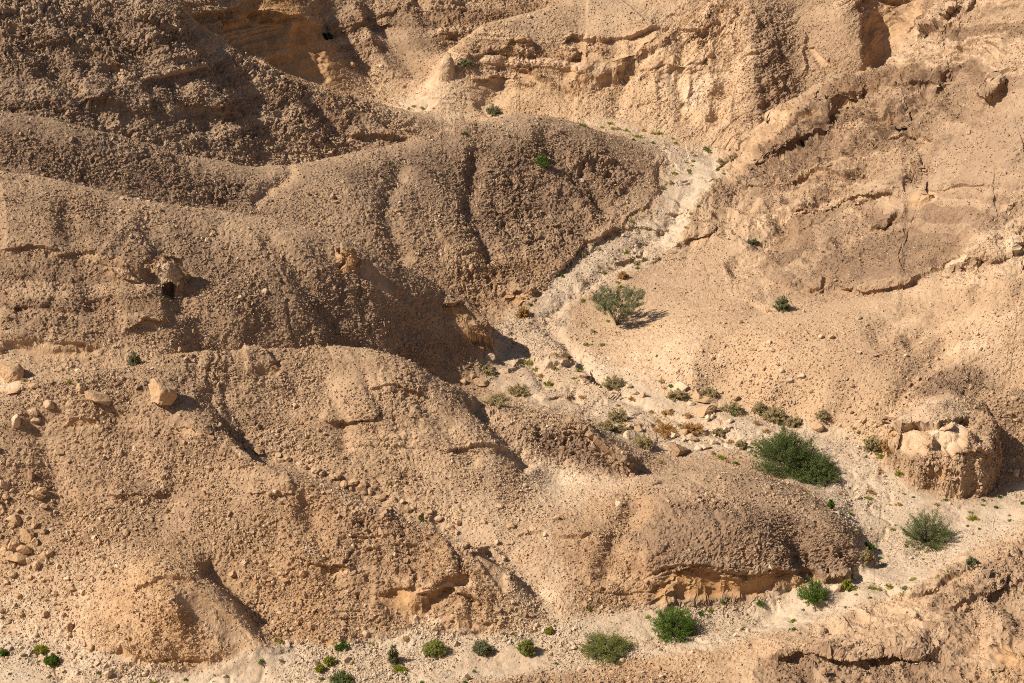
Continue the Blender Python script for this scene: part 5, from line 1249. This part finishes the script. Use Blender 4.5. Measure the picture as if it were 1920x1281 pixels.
# small tufts dotted over the gravel: copies of six plants
def tuft_proto(leafmat, seed, spiky):
    lv, lf, sv, sf = plant_geometry(seed, .5, .42, 26, 5, 7, .10, low=.1, start=.1, up=.7 if spiky else .3)
    return mesh_from('grass_tuft', lv, lf, LEAF[leafmat])
TUFT = {k: [tuft_proto(k, 300 + i * 7 + j, j) for j in (0, 1)] for i, k in enumerate(('bright', 'lime', 'dry', 'straw', 'dusty'))}
TUFT_WORD = {'bright': 'green', 'lime': 'yellow green', 'dry': 'olive brown', 'straw': 'straw coloured', 'dusty': 'grey green'}
TUFT_SPOTS = [
 ('near wadi bed at the bottom', [(150,1230,10,'bright'),(185,1258,10,'bright'),(210,1253,9,'bright'),(225,1250,8,'dry'),(274,1253,9,'bright'),(310,1240,8,'bright'),(345,1270,11,'bright'),(490,1236,14,'bright'),(522,1200,16,'lime'),(525,1236,14,'dry'),(545,1203,10,'straw'),(600,1270,12,'bright'),(660,1240,10,'lime'),(698,1245,8,'bright'),(700,1205,10,'lime'),(735,1210,10,'bright'),(760,1195,14,'straw'),(760,1262,8,'bright'),(790,1279,10,'bright'),(870,1279,10,'bright'),(890,1256,9,'bright'),(1043,1242,9,'bright'),(945,1188,12,'dusty'),(963,1190,10,'lime'),(1000,1182,12,'straw'),(1105,1138,12,'lime'),(705,1268,7,'bright'),(15,1262,8,'bright'),(290,1278,14,'lime')]),
 ('gravel below the dome cliff', [(1215,1155,12,'lime'),(1312,1148,14,'bright'),(1330,1142,16,'lime'),(1355,1128,14,'bright'),(1425,1130,18,'bright'),(1485,1163,14,'lime'),(1485,1178,12,'bright'),(1392,1178,9,'bright'),(1460,1120,10,'dry'),(1505,1142,8,'dusty'),(1330,1155,10,'dry'),(1345,1178,8,'straw'),(1585,1135,10,'bright'),(1600,1102,12,'lime'),(1632,1098,16,'lime'),(1647,1103,12,'lime'),(1666,1098,17,'lime'),(1697,1100,20,'dusty'),(1711,1083,16,'lime'),(1690,1112,14,'dry'),(1760,1078,14,'dry'),(1778,1070,10,'lime'),(1630,1118,8,'bright'),(1605,1114,8,'dusty')]),
 ('white gravel of the wadi bend', [(1633,920,18,'straw'),(1627,932,14,'lime'),(1652,880,14,'straw'),(1683,885,18,'lime'),(1650,853,16,'lime'),(1683,943,14,'straw'),(1695,925,8,'lime'),(1668,945,8,'straw'),(1712,930,9,'dusty'),(1755,945,12,'straw'),(1825,968,20,'lime'),(1818,960,10,'lime'),(1895,973,12,'bright'),(1868,950,10,'bright'),(1842,945,10,'lime'),(1843,935,9,'bright'),(1873,930,12,'bright'),(1775,935,10,'bright'),(1917,940,10,'bright'),(1671,990,10,'lime'),(1652,1030,8,'bright'),(1655,1055,12,'lime'),(1650,1045,8,'bright'),(1812,985,8,'bright'),(1835,990,7,'bright'),(1775,1000,8,'dusty'),(1700,1022,8,'bright'),(1730,1048,7,'lime'),(1590,960,12,'lime'),(1602,998,14,'lime'),(1513,923,10,'lime'),(1505,915,12,'straw'),(1575,925,9,'straw'),(1890,965,8,'dry'),(1625,855,8,'bright'),(1610,808,10,'bright'),(1600,800,8,'lime'),(1622,825,10,'bright')]),
 ('wash around the boulder cluster', [(1258,722,11,'bright'),(1245,727,8,'straw'),(1240,712,14,'dry'),(1187,746,18,'straw'),(1218,770,12,'straw'),(1245,772,20,'straw'),(1292,777,20,'straw'),(1235,786,14,'straw'),(1258,773,12,'straw'),(1376,775,12,'bright'),(1392,777,10,'straw'),(1418,790,14,'straw'),(1350,857,18,'lime'),(1377,866,12,'bright'),(1362,864,10,'straw'),(1335,848,12,'dry'),(1370,825,14,'straw'),(1415,830,14,'lime'),(1417,846,8,'bright'),(1436,805,16,'straw'),(1350,762,14,'straw'),(1275,796,12,'lime'),(1264,887,8,'lime'),(1205,880,10,'dry'),(1240,865,14,'dry'),(1445,866,8,'lime'),(1460,878,10,'lime'),(1160,758,10,'straw'),(1420,770,8,'bright')]),
 ('tan flats in the middle of the wash', [(990,680,18,'lime'),(975,682,10,'dry'),(1003,690,14,'lime'),(1012,702,14,'straw'),(1028,717,18,'lime'),(1080,693,12,'lime'),(1090,688,10,'bright'),(1062,665,12,'dry'),(1038,690,12,'lime'),(1075,707,10,'lime'),(1040,663,10,'lime'),(1100,644,12,'lime'),(1130,643,12,'lime'),(1068,742,14,'straw'),(1090,742,14,'straw'),(1110,620,14,'dry'),(1140,598,10,'lime'),(910,695,12,'lime'),(925,700,14,'dry'),(1093,560,10,'lime'),(1092,565,8,'lime'),(1020,646,8,'dry'),(963,642,8,'dry'),(995,570,12,'bright')]),
 ('upper wash below the white rock steps', [(1055,515,10,'bright'),(1163,535,12,'lime'),(1160,528,10,'lime'),(1093,525,9,'straw'),(1133,510,12,'lime'),(1143,500,10,'straw'),(1122,498,10,'lime'),(1175,470,14,'lime'),(1207,455,12,'dry'),(1193,490,12,'lime'),(1195,500,10,'lime'),(1120,463,12,'dry'),(1092,475,14,'dry'),(1183,413,12,'lime'),(1204,393,10,'lime'),(1163,434,9,'lime'),(1310,387,10,'bright'),(1296,398,9,'dry'),(1152,482,9,'dry'),(1285,425,9,'dry'),(1208,484,9,'lime'),(1113,452,8,'dry')]),
 ('head of the wash under the far cliff', [(1087,231,10,'lime'),(1097,233,12,'lime'),(1130,236,9,'lime'),(1143,231,12,'lime'),(1148,238,10,'lime'),(1160,240,12,'dry'),(1175,241,12,'lime'),(1195,252,16,'lime'),(1208,243,12,'straw'),(1225,248,10,'lime'),(1236,247,12,'lime'),(1190,262,9,'bright'),(1208,267,8,'bright'),(1225,266,12,'bright'),(1266,266,10,'lime'),(1260,257,8,'lime'),(1325,278,18,'dusty'),(1330,285,10,'lime'),(1350,300,18,'dry'),(1372,296,18,'dry'),(1345,317,10,'bright'),(1358,323,9,'lime'),(1300,299,8,'lime'),(1297,309,8,'lime'),(1290,317,9,'lime'),(1293,323,8,'bright'),(1288,303,7,'lime'),(1263,322,12,'lime'),(1257,340,14,'dry'),(1242,350,12,'lime'),(1340,353,9,'lime'),(1296,283,10,'straw'),(870,248,14,'bright'),(790,200,10,'lime'),(775,196,10,'lime'),(765,204,10,'dry'),(895,232,8,'lime')]),
 ('brown hillsides on the left', [(305,560,10,'bright'),(113,224,8,'lime'),(223,770,8,'bright'),(146,710,9,'bright'),(130,712,12,'lime'),(98,715,10,'dry'),(42,713,16,'dry'),(790,970,14,'bright'),(730,905,10,'lime'),(635,897,12,'lime'),(475,790,7,'bright'),(600,1012,8,'dusty'),(865,955,8,'lime')]),
]
rt = np.random.default_rng(77)
_all_first = {}
for place, spots in TUFT_SPOTS:
    for (u, v, w, kind) in spots:
        me = TUFT[kind][int(rt.integers(2))]
        key = me.name
        if key not in _all_first:
            o = link('grass_tuft', me); _all_first[key] = o
        else:
            o = _all_first[key].copy(); COL.objects.link(o)
        s = px(u, v + 2) * w
        o.location = ground(u, v + w * .22) - Vector((0, 0, .02))
        o.scale = (s * rt.uniform(.95, 1.15), s * rt.uniform(.9, 1.1), s * rt.uniform(.8, 1.15))
        o.rotation_euler = (0, 0, rt.uniform(0, 6.28))
        tag(o, 'small %s tuft among others, %s' % (TUFT_WORD[kind], place), 'grass tuft', '%s tufts, %s' % (TUFT_WORD[kind], place))
